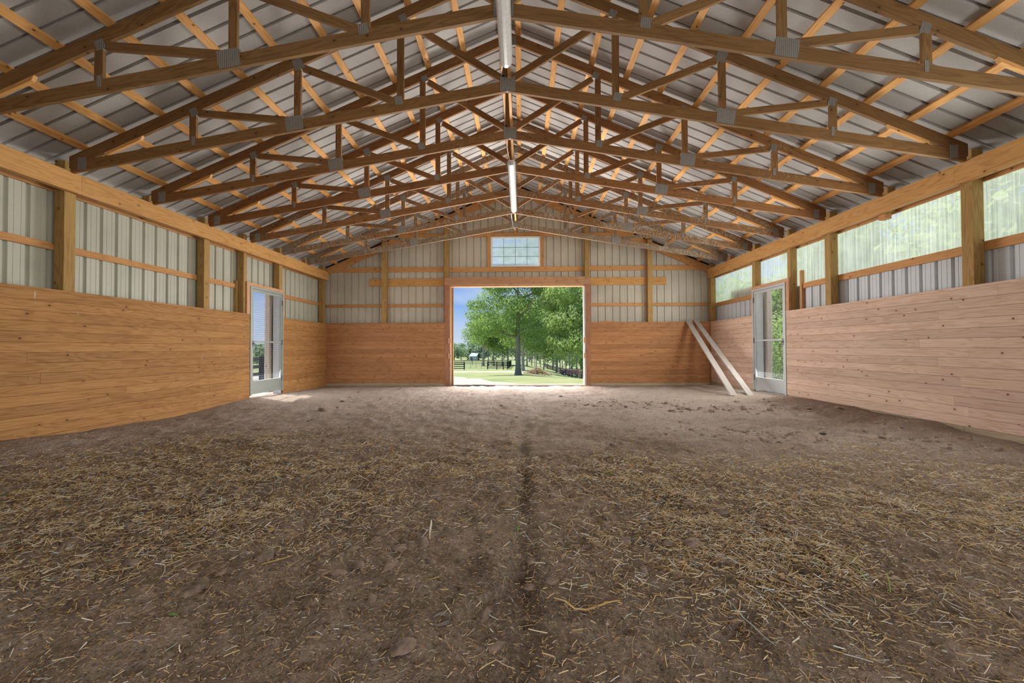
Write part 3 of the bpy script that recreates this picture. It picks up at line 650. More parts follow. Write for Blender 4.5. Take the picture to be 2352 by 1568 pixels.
def floor_z(x, y):
    x = np.asarray(x, float); y = np.asarray(y, float)
    z = .02*vnoise(x, y, .9, 1)+.036*vnoise(x, y, 2.6, 2)+.032*vnoise(x, y, 7, 3)+.026*vnoise(x, y, 17, 4)+.013*vnoise(x, y, 41, 5)
    # banks against the side walls
    zl = np.interp(y, [0, 4.65, 5.3, 6.25, 7, 8.1, 9.0, 9.8, 11.4, 12.6], [.1, .10, .035, .0, -.03, .015, .06, .03, 0, -.02])
    zr = np.interp(y, [0, 4.8, 5.5, 5.85, 6.5, 7.4, 8.3, 9.0, 10.4, 11.9, 12.6], [.03, .03, .035, .11, .08, .11, .12, .085, .07, .06, .03])
    z = z*(1-.6*sstep(5.3, 5.9, np.abs(x)))+zl*sstep(-5.0, -5.85, x)+zr*sstep(4.7, 5.85, x)
    # centre rut with raised lips, then tyre tracks
    rx = .175+.02*np.sin(y*2.1)+.02*vnoise(y, y*0, 1.5, 8)
    dep = sstep(8.5, 5.5, y)*sstep(1.2, 2.4, y)*(.7+.9*vnoise(x*0, y, 2.2, 9))
    z += dep*(-.055*np.exp(-((x-rx)/.06)**2)+.022*np.exp(-((x-rx-.14)/.07)**2)+.018*np.exp(-((x-rx+.14)/.07)**2))
    for tx in (-.75, .95): z += -.012*np.exp(-((x-tx)/.14)**2)*sstep(3.5, 6, y)
    # clods on the right
    cl = gauss(x, y, 4.1, 7.6, 1.4, .35, -.12)+gauss(x, y, 3.3, 5.5, .8, .45, -.3)+gauss(x, y, 2.4, 8.2, 1.2, .5)*.7+gauss(x, y, 5.2, 7.2, .5, 1.0)*.6+gauss(x, y, 5.4, 5.9, .45, .8)*.5
    z += cl*(.045*np.maximum(0, vnoise(x, y, 9, 12))+.02*np.maximum(0, vnoise(x, y, 19, 13)))*1.5
    # straw drifts
    z += .02*straw_density(x, y)
    z += -.02*gauss(x, y, -1.34, 1.77, .05, .04)
    return z*(1-sstep(12.2, 12.55, y)*.8)
def straw_density(x, y):
    x = np.asarray(x, float); y = np.asarray(y, float)
    d = .75*gauss(x, y, -2.1, 2.7, 1.6, .55, .30)+.7*gauss(x, y, -3.5, 3.6, 1.6, 1.0, .3)+.6*gauss(x, y, -1.2, 3.9, 1.1, .35, .2)+.45*gauss(x, y, -2.6, 5, 2.2, .7)
    d += 1.0*gauss(x, y, 1.3, 2.75, .8, .8, -.35)+1.0*gauss(x, y, 2.6, 3.1, 1.5, .6, -.25)+.8*gauss(x, y, 1.0, 3.9, 1.2, .4)+.6*gauss(x, y, 3.8, 3.9, 1.2, .8)+.6*gauss(x, y, 2.1, 2.0, .9, .35, -.2)
    d *= (.75+1.3*vnoise(x, y, 1.7, 21))*(.8+1.0*vnoise(x, y, 6, 22))
    return np.clip(d, 0, 1.3)
ny_, nx_ = 330, 560
yy = np.concatenate([np.linspace(YB+.05, .9, 24)[:-1], .9*(12.86/.9)**(np.arange(ny_)/(ny_-1))])
xx = np.linspace(-XS+.0, XS+.02, nx_)
GX, GY = np.meshgrid(xx, yy); GZ = floor_z(GX, GY)
V = np.stack([GX, GY, GZ], -1).reshape(-1, 3)
idx = np.arange(len(yy)*nx_).reshape(len(yy), nx_)
F = np.stack([idx[:-1, :-1], idx[:-1, 1:], idx[1:, 1:], idx[1:, :-1]], -1).reshape(-1, 4)
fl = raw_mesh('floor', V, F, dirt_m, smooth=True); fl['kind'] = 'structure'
for nm_, vv_ in (('muck_shade', np.clip(straw_density(GX, GY)*.8+.5*gauss(GX, GY, .3, 1.9, 1.6, .5)+.6*sstep(.5, .0, np.abs(GX-.17)/.35)*sstep(6.5, 4, GY)+.35*vnoise(GX, GY, 2.1, 51), 0, 1)),
                 ('dust_glare', np.clip(1.1*gauss(GX, GY, -5.0, 5.2, .9, 1.2, -.2)+.7*gauss(GX, GY, -3.9, 7.6, 1.6, .9, .3)+.55*gauss(GX, GY, 4.5, 4.9, 1.4, .8, .2)+.5*gauss(GX, GY, 2.6, 7.0, 1.4, .8)+(.6*np.exp(-((GX+.56)/.13)**2)+.55*np.exp(-((GX-.40)/.12)**2))*sstep(4.8, 7, GY)  # left wall patches are painted light glare; tracks and the rest are dust
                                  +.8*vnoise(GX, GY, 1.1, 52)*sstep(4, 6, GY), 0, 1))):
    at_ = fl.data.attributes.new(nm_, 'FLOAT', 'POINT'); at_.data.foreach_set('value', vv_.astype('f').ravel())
# ------------------------------------------------------------------ straw litter
def straw_mat():
    t = NT('straw'); uv = t.n('UVMap').outputs[0]; s = t.n('SeparateXYZ', {0: uv})
    r = t.n('ValToRGB', {0: s.outputs[0]}); cr = r.color_ramp
    cr.elements[0].position = 0; cr.elements[0].color = (.22, .13, .055, 1); cr.elements[1].position = 1; cr.elements[1].color = (.92, .89, .86, 1)
    for p, c in ((.3, (.46, .31, .16)), (.5, (.66, .47, .20)), (.7, (.74, .60, .38)), (.84, (.80, .72, .60)), (.92, (.50, .55, .48))):
        e = cr.elements.new(p); e.color = (*c, 1)
    fib = t.noise(t.comb(t.math('MULTIPLY', s.outputs[1], 3.0), s.outputs[0]), 4.0, 2.0)
    c = t.mix(t.math('MULTIPLY', fib, .3), r.outputs[0], (.2, .12, .05))
    return t.end(t.principled(c, .6, None, 0, .3))
straw_m = straw_mat()
def sample(n, x0, x1, y0, y1, wf, keep):
    X = []; tot = 0
    while tot < n:
        x = R.uniform(x0, x1, n*2); y = y0*(y1/y0)**R.uniform(0, 1, n*2)          # more of them close by, where they show
        ok = R.uniform(0, 1, n*2) < wf(x, y); X.append(np.stack([x[ok], y[ok]], 1)); tot += ok.sum()
        if len(X) > 40: break
    return np.concatenate(X)[:n]
def straws(name, P, lmin, lmax, wd, cmin, cmax, tilt, lift, label, cat):
    n = len(P); L = lmin+(lmax-lmin)*R.beta(1.3, 3.2, n); A = R.uniform(0, 2*PI, n); T = R.normal(0, tilt, n); W = wd*(.4+1.5*R.beta(1.2, 2.6, n))*(1+.25*(P[:, 1] > 3.5))
    d = np.stack([np.cos(A)*np.cos(T), np.sin(A)*np.cos(T), np.sin(T)], 1); sd = np.stack([-np.sin(A), np.cos(A), np.zeros(n)], 1)
    up = np.cross(d, sd); up *= np.sign(up[:, 2:3]+1e-6)
    z = floor_z(P[:, 0], P[:, 1])+lift*R.uniform(0, 1, n)+np.abs(np.sin(T))*L*.35+W*.3
    c = np.stack([P[:, 0], P[:, 1], z], 1); B = (R.normal(0, .035, n)+(R.uniform(0, 1, n) < .12)*R.normal(0, .13, n))[:, None]*sd*L[:, None]
    tri = [(-.5, 0), (.5, 0), (0, .8)]
    vs = []
    for q, off in ((-.5, 0), (0, 1), (.5, 0)):
        for a, b in tri: vs.append(c+d*(L*q)[:, None]+B*off+sd*(W*a)[:, None]+up*(W*b)[:, None])
    V = np.stack(vs, 1).reshape(-1, 3); base = (np.arange(n)*9)[:, None]
    fs = []
    for g in (0, 3):
        for i in range(3):
            j = (i+1) % 3; fs.append(np.stack([base[:, 0]+g+i, base[:, 0]+g+j, base[:, 0]+g+3+j, base[:, 0]+g+3+i], 1))
    F = np.stack(fs, 1).reshape(-1, 4); uvv = np.repeat(cmin+(cmax-cmin)*R.uniform(0, 1, n), 24)
    uv = np.stack([uvv, np.tile([0, .1, .5, .6], n*6)+np.repeat(R.uniform(0, 9, n), 24)], 1)
    o = raw_mesh(name, V, F, straw_m, uv=uv)
    return tag(o, label, cat, kind='stuff')
straws('straw_litter', sample(52000, -5.6, 5.7, 1.15, 6.2, lambda x, y: straw_density(x, y)*.75+.012, 1), .008, .105, .0029, .05, .98, .27, .02, 'trampled golden straw lying in drifts over the dirt floor', 'straw')
straws('pale_chaff', sample(40000, -5.7, 5.8, 1.15, 12.3, lambda x, y: .35+.4*straw_density(x, y), 1), .005, .04, .0018, .2, 1.0, .12, .003, 'fine pale chaff sprinkled over the whole dirt floor', 'chaff')
straws('dark_stalks', sample(60000, -5.7, 5.8, 1.15, 9, lambda x, y: .25+.5*straw_density(x, y), 1), .006, .035, .0032, .0, .42, .25, .006, 'dark brown rotted stalks mixed into the dirt floor', 'stalks')
# dry clods and flakes
def clod_mesh(name, n, spots, smin, smax, mat, label, cat):
    P = []
    for cx_, cy_, sx, sy, ang, k in spots:
        a = R.normal(0, .6, (k, 2)); c, s_ = math.cos(ang), math.sin(ang)
        P.append(np.stack([cx_+a[:, 0]*sx*c-a[:, 1]*sy*s_, cy_+a[:, 0]*sx*s_+a[:, 1]*sy*c], 1))
    P = np.concatenate(P); P = P[(np.abs(P[:, 0]) < 5.75) & (P[:, 1] > 1.2) & (P[:, 1] < 12.2)]; n = len(P)
    base = np.array([(math.cos(a), math.sin(a), 0) for a in np.arange(6)*PI/3]+[(math.cos(a+.3)*.6, math.sin(a+.3)*.6, 1) for a in np.arange(6)*PI/3])
    sc = smin+(smax-smin)*R.beta(1.2, 4, n); rot = R.uniform(0, 2*PI, n); z = floor_z(P[:, 0], P[:, 1])
    j = base[None]*(1+R.normal(0, .22, (n, 12, 1)))
    hx = j[:, :, 0]*sc[:, None]; hy = j[:, :, 1]*(sc*.65)[:, None]; hz = j[:, :, 2]*(sc*.35)[:, None]-.004+j[:, :, 0]*(sc*R.normal(0, .2, n))[:, None]
    c, s_ = np.cos(rot)[:, None], np.sin(rot)[:, None]
    V = np.stack([P[:, :1]+hx*c-hy*s_, P[:, 1:]+hx*s_+hy*c, z[:, None]+hz], -1).reshape(-1, 3)
    b = (np.arange(n)*12)[:, None]; f = []
    for i in range(6): k = (i+1) % 6; f.append(np.concatenate([b+i, b+k, b+6+k, b+6+i], 1))
    f.append(np.concatenate([b+6, b+7, b+8, b+9], 1)); f.append(np.concatenate([b+6, b+9, b+10, b+11], 1))
    o = raw_mesh(name, V, np.stack(f, 1).reshape(-1, 4), mat); return tag(o, label, cat, kind='stuff')
clod_m = flat('dry_manure', (.24, .175, .13), .9, vary=.9, scale=25, bump=.6)
clod_mesh('manure_clods', 0, [(4.1, 7.6, 1.5, .4, -.12, 160), (3.3, 5.5, .9, .5, -.3, 110), (2.4, 8.4, 1.3, .6, 0, 120), (4.9, 5.2, .8, .6, 0, 60), (5.3, 7.5, .5, 1.6, 0, 120), (0, 5, 6, 4, 0, 220), (0, 2.4, 2.5, .8, 0, 260), (-2.4, 2.6, 1.6, .6, .3, 120)], .008, .10, clod_m,
          'dry flaking manure clods scattered over right side of the dirt floor', 'clods')
# single pieces lying on the dirt
def gz(x, y): return float(floor_z(x, y))
def ribbon(m, pts, w, th=.002, taper=True):
    n = len(pts)
    for i in range(n-1):
        a, b = Vector(pts[i]), Vector(pts[i+1]); d = (b-a).normalized(); s_ = d.cross(Vector((0, 0, 1))).normalized()
        wa = w*(math.sin(PI*(i+.35)/(n-.3))**.5 if taper else 1); wb = w*(math.sin(PI*(i+1.35)/(n-.3))**.5 if taper and i < n-2 else (.3 if taper else 1))
        up = Vector((0, 0, th))
        A = [a-s_*wa/2, a+s_*wa/2, a+s_*wa/2+up, a-s_*wa/2+up]; B = [b-s_*wb/2, b+s_*wb/2, b+s_*wb/2+up, b-s_*wb/2+up]
        for q in range(4): r = (q+1) % 4; m.quad([A[q], A[r], B[r], B[q]])
        if i == 0: m.quad(A[::-1])
        if i == n-2: m.quad(B)
hoof_m = flat('hoof_horn', (.20, .165, .14), .65, vary=.5, scale=30, bump=.3)
def arc(name, x, y, r, a0, a1, h, label, mat=hoof_m, flatn=.75):
    m = MB((x, y, gz(x, y))); pts = []
    for i in range(15):
        a = a0+(a1-a0)*i/14; px, py = x+math.cos(a)*r, y+math.sin(a)*r*flatn
        pts.append((px, py, gz(px, py)+.003+h*.25*math.sin(PI*i/14)))
    for i in range(14):
        a, b = Vector(pts[i]), Vector(pts[i+1]); s_ = (b-a).cross(Vector((0, 0, 1))).normalized()*.003; w0 = h*math.sin(PI*(i+.2)/14.4)+.002; w1 = h*math.sin(PI*(i+1.2)/14.4)+.002
        A = [a-s_, a+s_, a+s_*1.5+Vector((0, 0, w0)), a-s_*.2+Vector((0, 0, w0))]; B = [b-s_, b+s_, b+s_*1.5+Vector((0, 0, w1)), b-s_*.2+Vector((0, 0, w1))]
        for q in range(4): rr = (q+1) % 4; m.quad([A[q], A[rr], B[rr], B[q]])
    return tag(m.build(name, mat), label, 'hoof trimming')
arc('hoof_trimming', -.19, 1.76, .045, -2.2, 2.3, .016, 'curled grey hoof trimming on bare dirt, nearest the camera')
arc('hoof_trimming', .86, 2.52, .042, -3.3, .2, .02, 'dark curved hoof trimming half buried in the right straw drift')
arc('hoof_trimming', -.43, 3.12, .045, .6, 5.0, .012, 'thin ring-like hoof trimming left of the centre rut')
arc('hoof_trimming', -.07, 3.2, .05, -.4, 2.3, .016, 'dark hooked hoof trimming close beside the centre rut')
leaf_m = flat('dry_leaf', (.55, .36, .12), .6, vary=.3, scale=40)
m = MB((.44, 1.86, 0)); ribbon(m, [(x, y, gz(x, y)+h) for x, y, h in ((.312, 1.90, .012), (.36, 1.866, .014), (.40, 1.845, .01), (.45, 1.83, .008), (.50, 1.835, .012), (.545, 1.845, .014), (.60, 1.862, .016))], .011)
tag(m.build('dry_corn_leaf', leaf_m), 'long bent golden dry leaf on bare dirt in the foreground', 'leaf')
blue_m = flat('blue_green_blade', (.33, .39, .34), .6)
m = MB((1.09, 1.7, 0)); ribbon(m, [(x, y, gz(x, y)+.01) for x, y in ((1.07, 1.86), (1.083, 1.82), (1.10, 1.76), (1.105, 1.70), (1.11, 1.64), (1.12, 1.575))], .006)
tag(m.build('hay_blade', blue_m), 'long wavy blue-green hay blade in the right foreground', 'hay blade')
m = MB((-.41, 2.6, 0)); ribbon(m, [(x, y, gz(x, y)+.012) for x, y in ((-.44, 2.75), (-.425, 2.68), (-.405, 2.55), (-.385, 2.45))], .012)
tag(m.build('straw_stalk', flat('bleached_straw', (.68, .6, .47), .6)), 'pale bleached straw stalk left of the centre rut', 'straw stalk')
m = MB((-1.15, 2.2, 0)); ribbon(m, [(-1.22, 2.16, gz(-1.22, 2.16)+.012), (-1.15, 2.19, gz(-1.15, 2.19)+.016), (-1.08, 2.22, gz(-1.08, 2.22)+.014)], .013)
tag(m.build('straw_stalk', leaf_m), 'thick orange-brown stalk in the left foreground straw', 'straw stalk')
green_m = flat('grass_blade', (.16, .34, .05), .5, vary=.1)
def sprout(name, blades, label):
    x0, y0 = blades[0][0]; t = empty(name, (x0, y0, gz(x0, y0)), label, 'grass sprout')
    for (x, y), (dx, dy, h) in blades:
        m = MB(t.location); pts = [(x+dx*t_, y+dy*t_, gz(x, y)+h*(t_-.25*t_*t_)) for t_ in np.linspace(0, 1, 6)]; rings = []
        for i, p in enumerate(pts):
            w_ = .0035*(1-i/5.1); p = Vector(p); rings.append([p+Vector((-w_, 0, 0)), p+Vector((0, -w_*.5, 0)), p+Vector((w_, 0, 0)), p+Vector((0, w_*.5, 0))])
        for A, B in zip(rings, rings[1:]):
            for q in range(4): m.quad([A[q], A[(q+1) % 4], B[(q+1) % 4], B[q]])
        m.build('blade', green_m, t)
sprout('grass_sprout', [((1.86, 2.05), (-.05, .08, .12)), ((1.90, 1.98), (.03, .05, .11)), ((1.72, 2.16), (-.03, .03, .06)), ((1.94, 2.2), (-.03, .05, .05))], 'few green grass blades sprouting from dirt on the right')
sprout('grass_sprout', [((.14, 2.62), (.01, .02, .06)), ((.145, 2.63), (-.01, .03, .03))], 'single tiny green sprout in the centre rut')
sprout('grass_sprout', [((.94, 3.66), (-.02, .03, .04)), ((.95, 3.66), (.02, .03, .05)), ((.96, 3.65), (.03, .0, .03))], 'small green clover-like sprout right of the centre rut')
m = MB((-1.34, 1.76, gz(-1.34, 1.76))); ribbon(m, [(-1.36, 1.75, gz(-1.36, 1.75)+.006), (-1.347, 1.757, gz(-1.347, 1.757)+.014), (-1.33, 1.768, gz(-1.33, 1.768)+.008)], .02)
tag(m.build('green_leaf', flat('leaf_green', (.12, .2, .03), .5)), 'curled green leaf in a small hollow, left foreground', 'leaf')
# ------------------------------------------------------------------ outside ground
def prof(d): return np.interp(d, [0, 7, 17, 37, 59, 122, 237, 487, 900], [0, -.35, -.95, -2.2, -2.7, -4.2, -6.2, -8, -9])
def ground_z(x, y):
    x = np.asarray(x, float); y = np.asarray(y, float)
    f = sstep(13, 40, y)
    z = prof(np.maximum(0, y-13.0))-.21*np.clip(x-1.0, 0, 26)*np.clip((y-13)/77, 0, 1)
    z += -.075*np.clip(np.abs(x)-6.3, 0, 9)*(1-sstep(10, 45, y))
    z += (.06*vnoise(x, y, .35, 31)+.03*vnoise(x, y, 1.3, 32))*sstep(13.5, 18, y)-.02
    inside = (np.abs(x) < 6.0) & (y < 12.84) & (y > YB)
    return np.where(inside, -.35, z)
gx = np.unique(np.round(np.concatenate([np.linspace(-400, -60, 18), np.linspace(-60, -14, 24), np.linspace(-14, 14, 113), np.linspace(14, 60, 24), np.linspace(60, 400, 18)]), 3))
gy = np.unique(np.round(np.concatenate([np.linspace(-30, 12.6, 30), np.linspace(12.6, 16, 18), np.linspace(16, 50, 60), np.linspace(50, 140, 50), np.linspace(140, 700, 20)]), 3))
GX, GY = np.meshgrid(gx, gy); V = np.stack([GX, GY, ground_z(GX, GY)], -1).reshape(-1, 3)
idx = np.arange(len(gy)*len(gx)).reshape(len(gy), len(gx)); F = np.stack([idx[:-1, :-1], idx[:-1, 1:], idx[1:, 1:], idx[1:, :-1]], -1).reshape(-1, 4)
def ground_mat():
    t = NT('lawn_and_gravel'); pos = t.n('NewGeometry').outputs['Position']; s = t.n('SeparateXYZ', {0: pos}); x, y = s.outputs[0], s.outputs[1]
    n1 = t.noise(pos, .6, 4.0, .6); n2 = t.noise(pos, 9.0, 3.0, .7); n3 = t.noise(pos, .07, 3.0)
    g = t.mix(t.ramp(n1, .3, .7), (.19, .26, .11), (.33, .37, .20)); g = t.mix(t.math('MULTIPLY', t.ramp(n2, .4, .8), .5), g, (.34, .36, .16))
    g = t.mix(t.math('MULTIPLY', t.ramp(n3, .45, .65), .5), g, (.36, .33, .17))
    edge = t.math('ADD', 13.7, t.math('MULTIPLY', t.math('POWER', t.math('MAXIMUM', t.math('SUBTRACT', .3, x), 0.0), 1.15), 2.6))
    edge = t.math('ADD', edge, t.math('MULTIPLY', t.math('SUBTRACT', n1, .5), 3.0))
    m1 = t.ramp(t.math('SUBTRACT', edge, y), -.6, .4)
    far = t.math('LESS_THAN', y, 44.0); m1 = t.math('MULTIPLY', m1, far)
    tr = t.math('MULTIPLY', t.ramp(t.math('ABSOLUTE', t.math('SUBTRACT', t.math('ADD', y, t.math('MULTIPLY', n1, 3.0)), 64.5)), 4.0, 2.0), t.math('LESS_THAN', x, 1.0))
    m = t.math('MAXIMUM', m1, t.math('MULTIPLY', tr, .85))
    gr = t.mix(n2, (.38, .33, .28), (.58, .53, .47)); gr = t.mix(t.math('MULTIPLY', t.ramp(n1, .5, .65), .5), gr, (.40, .30, .23))
    c = t.mix(m, g, gr)
    return t.end(t.principled(c, .95, t.bump(n2, .5, .05), 0, .05))
tag(raw_mesh('ground', V, F, ground_mat(), smooth=True), kind='structure')
# ------------------------------------------------------------------ trees
def leaf_mat(name, a, b, tr=.45):
    t = NT(name); uv = t.n('UVMap').outputs[0]; s = t.n('SeparateXYZ', {0: uv}); c = t.mix(s.outputs[0], a, b)
    df = t.n('BsdfDiffuse', {0: c}); tl = t.n('BsdfTranslucent', {0: t.mix(.5, c, (.45, .6, .12))})
    return t.end(t.n('MixShader', {0: tr, 1: df.outputs[0], 2: tl.outputs[0]}))
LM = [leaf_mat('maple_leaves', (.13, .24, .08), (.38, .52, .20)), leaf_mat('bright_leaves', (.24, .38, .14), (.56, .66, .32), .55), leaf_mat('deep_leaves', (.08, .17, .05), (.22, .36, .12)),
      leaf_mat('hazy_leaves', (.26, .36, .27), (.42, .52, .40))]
bark_m = flat('bark', (.30, .275, .24), .9, vary=.6, scale=6, bump=.6)
bark_g = flat('grey_bark', (.38, .35, .31), .9, vary=.5, scale=6)
def foliage(name, blobs, n, size, mat, parent, seed, droop=0.0):
    r = np.random.RandomState(seed); blobs = np.array(blobs, float); wgt = (blobs[:, 3]*blobs[:, 4]+blobs[:, 4]*blobs[:, 5]); pick = r.choice(len(blobs), n, p=wgt/wgt.sum())
    d = r.normal(0, 1, (n, 3)); d /= np.linalg.norm(d, axis=1)[:, None]; rad = r.uniform(.45, 1.05, n)**.6
    cl = np.sin(d[:, 0]*7+blobs[pick, 0])*np.sin(d[:, 1]*7)*np.sin(d[:, 2]*7+1)*.22
    P = blobs[pick, :3]+d*blobs[pick, 3:6]*(rad+cl)[:, None]
    nrm = d+r.normal(0, .55, (n, 3)); nrm[:, 2] += .5; nrm /= np.linalg.norm(nrm, axis=1)[:, None]
    a = np.cross(nrm, r.normal(0, 1, (n, 3))); a /= np.linalg.norm(a, axis=1)[:, None]; b = np.cross(nrm, a)
    sz = size*r.uniform(.55, 1.3, n)[:, None]; L = sz*(1+droop); b = b+np.array([0, 0, -droop]); 
    V = np.stack([P-a*sz*.5, P-b*L*.35+nrm*sz*.08, P+a*sz*.5, P+b*L*.65], 1).reshape(-1, 3)
    F = np.arange(n*4).reshape(n, 4); uv = np.stack([np.repeat(r.uniform(0, 1, n), 4), np.zeros(n*4)], 1)
    o = raw_mesh(name, V-np.array(parent.location), F, mat, parent, uv); return o
def make_tree(x, y, h, r, tr, label, mat=0, n=4000, leaf=.35, crown=.35, bark=bark_m, seed=0, squash=1.0, blobs=None, lean=0, group=None, droop=0, base=None, name='tree', branches=6):
    z = float(ground_z(x, y)) if base is None else base
    t = empty(name, (x, y, z), label, 'tree', group); rr = random.Random(seed)
    m = MB(t.location); hh = h*.75
    pts = [(x+lean*q*q, y, z-.1+hh*q) for q in (0, .03, .1, .3, .55, .8, 1)]
    m.tube(pts, [tr*1.75, tr*1.35, tr*1.05, tr*.95, tr*.8, tr*.5, tr*.15], 10)
    for i in range(branches):
        q = crown*.8+.6*i/branches; a = rr.uniform(0, 2*PI); p = Vector((x+lean*q*q, y, z+hh*q)); ln = r*rr.uniform(.5, .85)
        e = p+Vector((math.cos(a)*ln, math.sin(a)*ln, ln*rr.uniform(.3, .7))); mid = (p+e)/2+Vector((0, 0, -ln*.08))
        m.tube([p, mid, e], [tr*.42, tr*.3, tr*.08], 6)
    m.build('trunk', bark, t, smooth=True)
    if blobs is None:
        blobs = []; zc = z+h*(crown+(1-crown)/2); hv = h*(1-crown)/2
        for i in range(16):
            a = rr.uniform(0, 2*PI); q = rr.random()**.5*.72; zz = rr.uniform(-.8, .8); w_ = math.sqrt(1-zz*zz*.85)
            blobs.append((x+lean*.6+math.cos(a)*q*r*w_, y+math.sin(a)*q*r*w_, zc+zz*hv*.85, r*.42*squash*w_+.2, r*.42*w_+.2, hv*.38))
    foliage('foliage', blobs, n, leaf, LM[mat], t, seed+100, droop)
    return t
# the big maple in the doorway
tx, ty = -0.2, 50
bl = [(-0.44, 50.0, 8.12, 3.2, 3, 2.02), (-3.31, 49.0, 6.85, 2.09, 2.5, 1.31), (-4.72, 50.0, 5.26, 2.02, 2.5, 1.07), (-2.22, 48.0, 4.41, 2.3, 2, 1.13), (0.63, 51.0, 5.69, 2.45, 3, 1.63), (-3.58, 49.0, 3.28, 2.19, 2.2, 0.84), (-5.0, 50.0, 2.16, 1.17, 1.5, 0.64), (-1.56, 51.0, 2.98, 1.9, 2.5, 0.82), (1.14, 50.0, 3.47, 2.02, 2.5, 1.17), (1.64, 49.0, 1.85, 1.57, 2, 0.84), (-2.9, 51.0, 8.99, 2.17, 3, 0.98), (0.37, 50.0, 9.61, 3.73, 3, 1.07), (-5.52, 50.0, 6.44, 1.17, 1.5, 0.64), (-4.08, 47.0, 3.85, 1.5, 1.5, 0.7), (-0.66, 47.0, 6.1, 1.75, 1.5, 1.0), (-2.3, 50.0, 9.63, 2.13, 3, 1.17), (0.11, 50.0, 11.76, 3.2, 3, 1.6), (1.75, 51.0, 13.32, 2.17, 2.5, 1.63), (-1.25, 51.0, 13.07, 1.9, 2.5, 1.09), (-5.8, 50.0, 4.03, 0.85, 1.2, 0.43), (-1.32, 52.0, 1.63, 1.0, 1.5, 0.33), (2.31, 49.0, 1.07, 0.84, 1.2, 0.47)]
make_tree(tx, ty, 15.5, 6, .33, 'big leafy maple standing in the middle of the far doorway view', 0, 34000, .165, blobs=bl, seed=3, branches=9, crown=.42, name='maple_tree')
# willow-like tree at the right edge of the doorway
bl = [(5.24, 46.0, 7.43, 2.21, 3, 1.96), (6.07, 45.0, 4.41, 1.92, 2.5, 1.68), (4.59, 47.0, 4.06, 1.75, 2.5, 1.5), (6.62, 44.0, 2.0, 1.41, 2, 1.41), (3.67, 48.0, 6.69, 1.53, 2, 1.28), (5.21, 46.0, 1.55, 1.27, 2, 0.88), (7.75, 45.0, 5.84, 1.92, 3, 2.4), (7.96, 45.0, 2.01, 1.44, 3, 2.16), (3.03, 50.0, 8.53, 1.6, 2.5, 1.17), (4.08, 47.0, 2.06, 1.1, 1.5, 0.7), (7.39, 46.0, -0.65, 0.69, 1.2, 0.78)]
x_, y_ = 7.74, 46; make_tree(x_, y_, 16, 6, .3, 'drooping pale green tree at right edge of the doorway view', 1, 34000, .15, blobs=bl, seed=9, droop=.7, name='willow_tree')
OG = 'trees of the wood behind the paddocks'
for i, (x_, y_, h, r, trk, mat, lab) in enumerate([(0.47, 68, 13, 5, 0.36, 0, 'thick-trunked tree just behind the big maple, right of its trunk'),
      (-9.56, 105, 15, 6.5, 0.42, 0, 'grey-trunked tree inside the far paddock, leftmost of its row'),
      (-8.51, 108, 14, 5, 0.2, 2, 'thin dark trunk tree in the far paddock row, second from left'),
      (-7.33, 112, 15, 6, 0.28, 1, 'pale trunk tree in the far paddock row, third from left'),
      (-4.82, 108, 14, 5.5, 0.2, 0, 'slim dark tree left of the big maple behind the paddock'),
      (-3.71, 118, 16, 6, 0.32, 3, 'greyish trunk tree right behind the paddock corner')]):
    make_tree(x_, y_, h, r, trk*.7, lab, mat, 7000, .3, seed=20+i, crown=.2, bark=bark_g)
rr = random.Random(5); NTH = ['first', 'second', 'third', 'fourth', 'fifth', 'sixth', 'seventh', 'eighth', 'ninth', 'tenth', 'eleventh', 'twelfth', 'thirteenth', 'fourteenth', 'fifteenth', 'sixteenth', 'seventeenth', 'eighteenth', 'nineteenth', 'twentieth', 'twenty-first', 'twenty-second', 'twenty-third', 'twenty-fourth', 'twenty-fifth', 'twenty-sixth']
for i, (x_, y_) in enumerate([(1.69, 105), (3.73, 140), (3.59, 92), (6.77, 140), (5.95, 105), (9.22, 140), (10.95, 140), (9.21, 105), (10.16, 105), (15.47, 140), (11.07, 92), (11.66, 92), (12.67, 92), (18.08, 120), (22.16, 140), (23.78, 140), (24.9, 140)]):
    make_tree(x_, y_, rr.uniform(15, 20), rr.uniform(4, 6), rr.uniform(.10, .17), NTH[i]+' slender tree from the left in the bright wood beyond right-hand fence', rr.choice((1, 1, 0)), 3600, .4, seed=50+i, crown=(.42, .1, .28)[i % 3], bark=bark_g, group=OG)
for i, (x_, y_) in enumerate([(-42.65, 226.0), (-39.91, 221.6), (-37.91, 231.6), (-37.46, 255.1), (-31.04, 239.0), (-28.3, 245.8), (-24.62, 238.3), (-21.54, 235.2), (-15.33, 221.3), (-15.13, 247.3), (-10.51, 251.4), (-7.53, 244.4), (-2.97, 224.7), (0.63, 248.5), (4.88, 232.0), (6.45, 241.7), (11.38, 241.8), (13.12, 223.0), (17.58, 220.9), (21.34, 238.7), (24.95, 247.2), (29.06, 237.0), (33.19, 244.8), (35.81, 232.6), (35.8, 221.6), (39.11, 224.9)]):
    make_tree(x_, y_, rr.uniform(7, 10)+(3 if i < 9 else 7), rr.uniform(4, 6), .3, NTH[i]+' tree from the left in the hazy treeline beyond the fields', 3, 1400, .8, seed=90+i, crown=.08, bark=bark_g, group='distant treeline', branches=2)
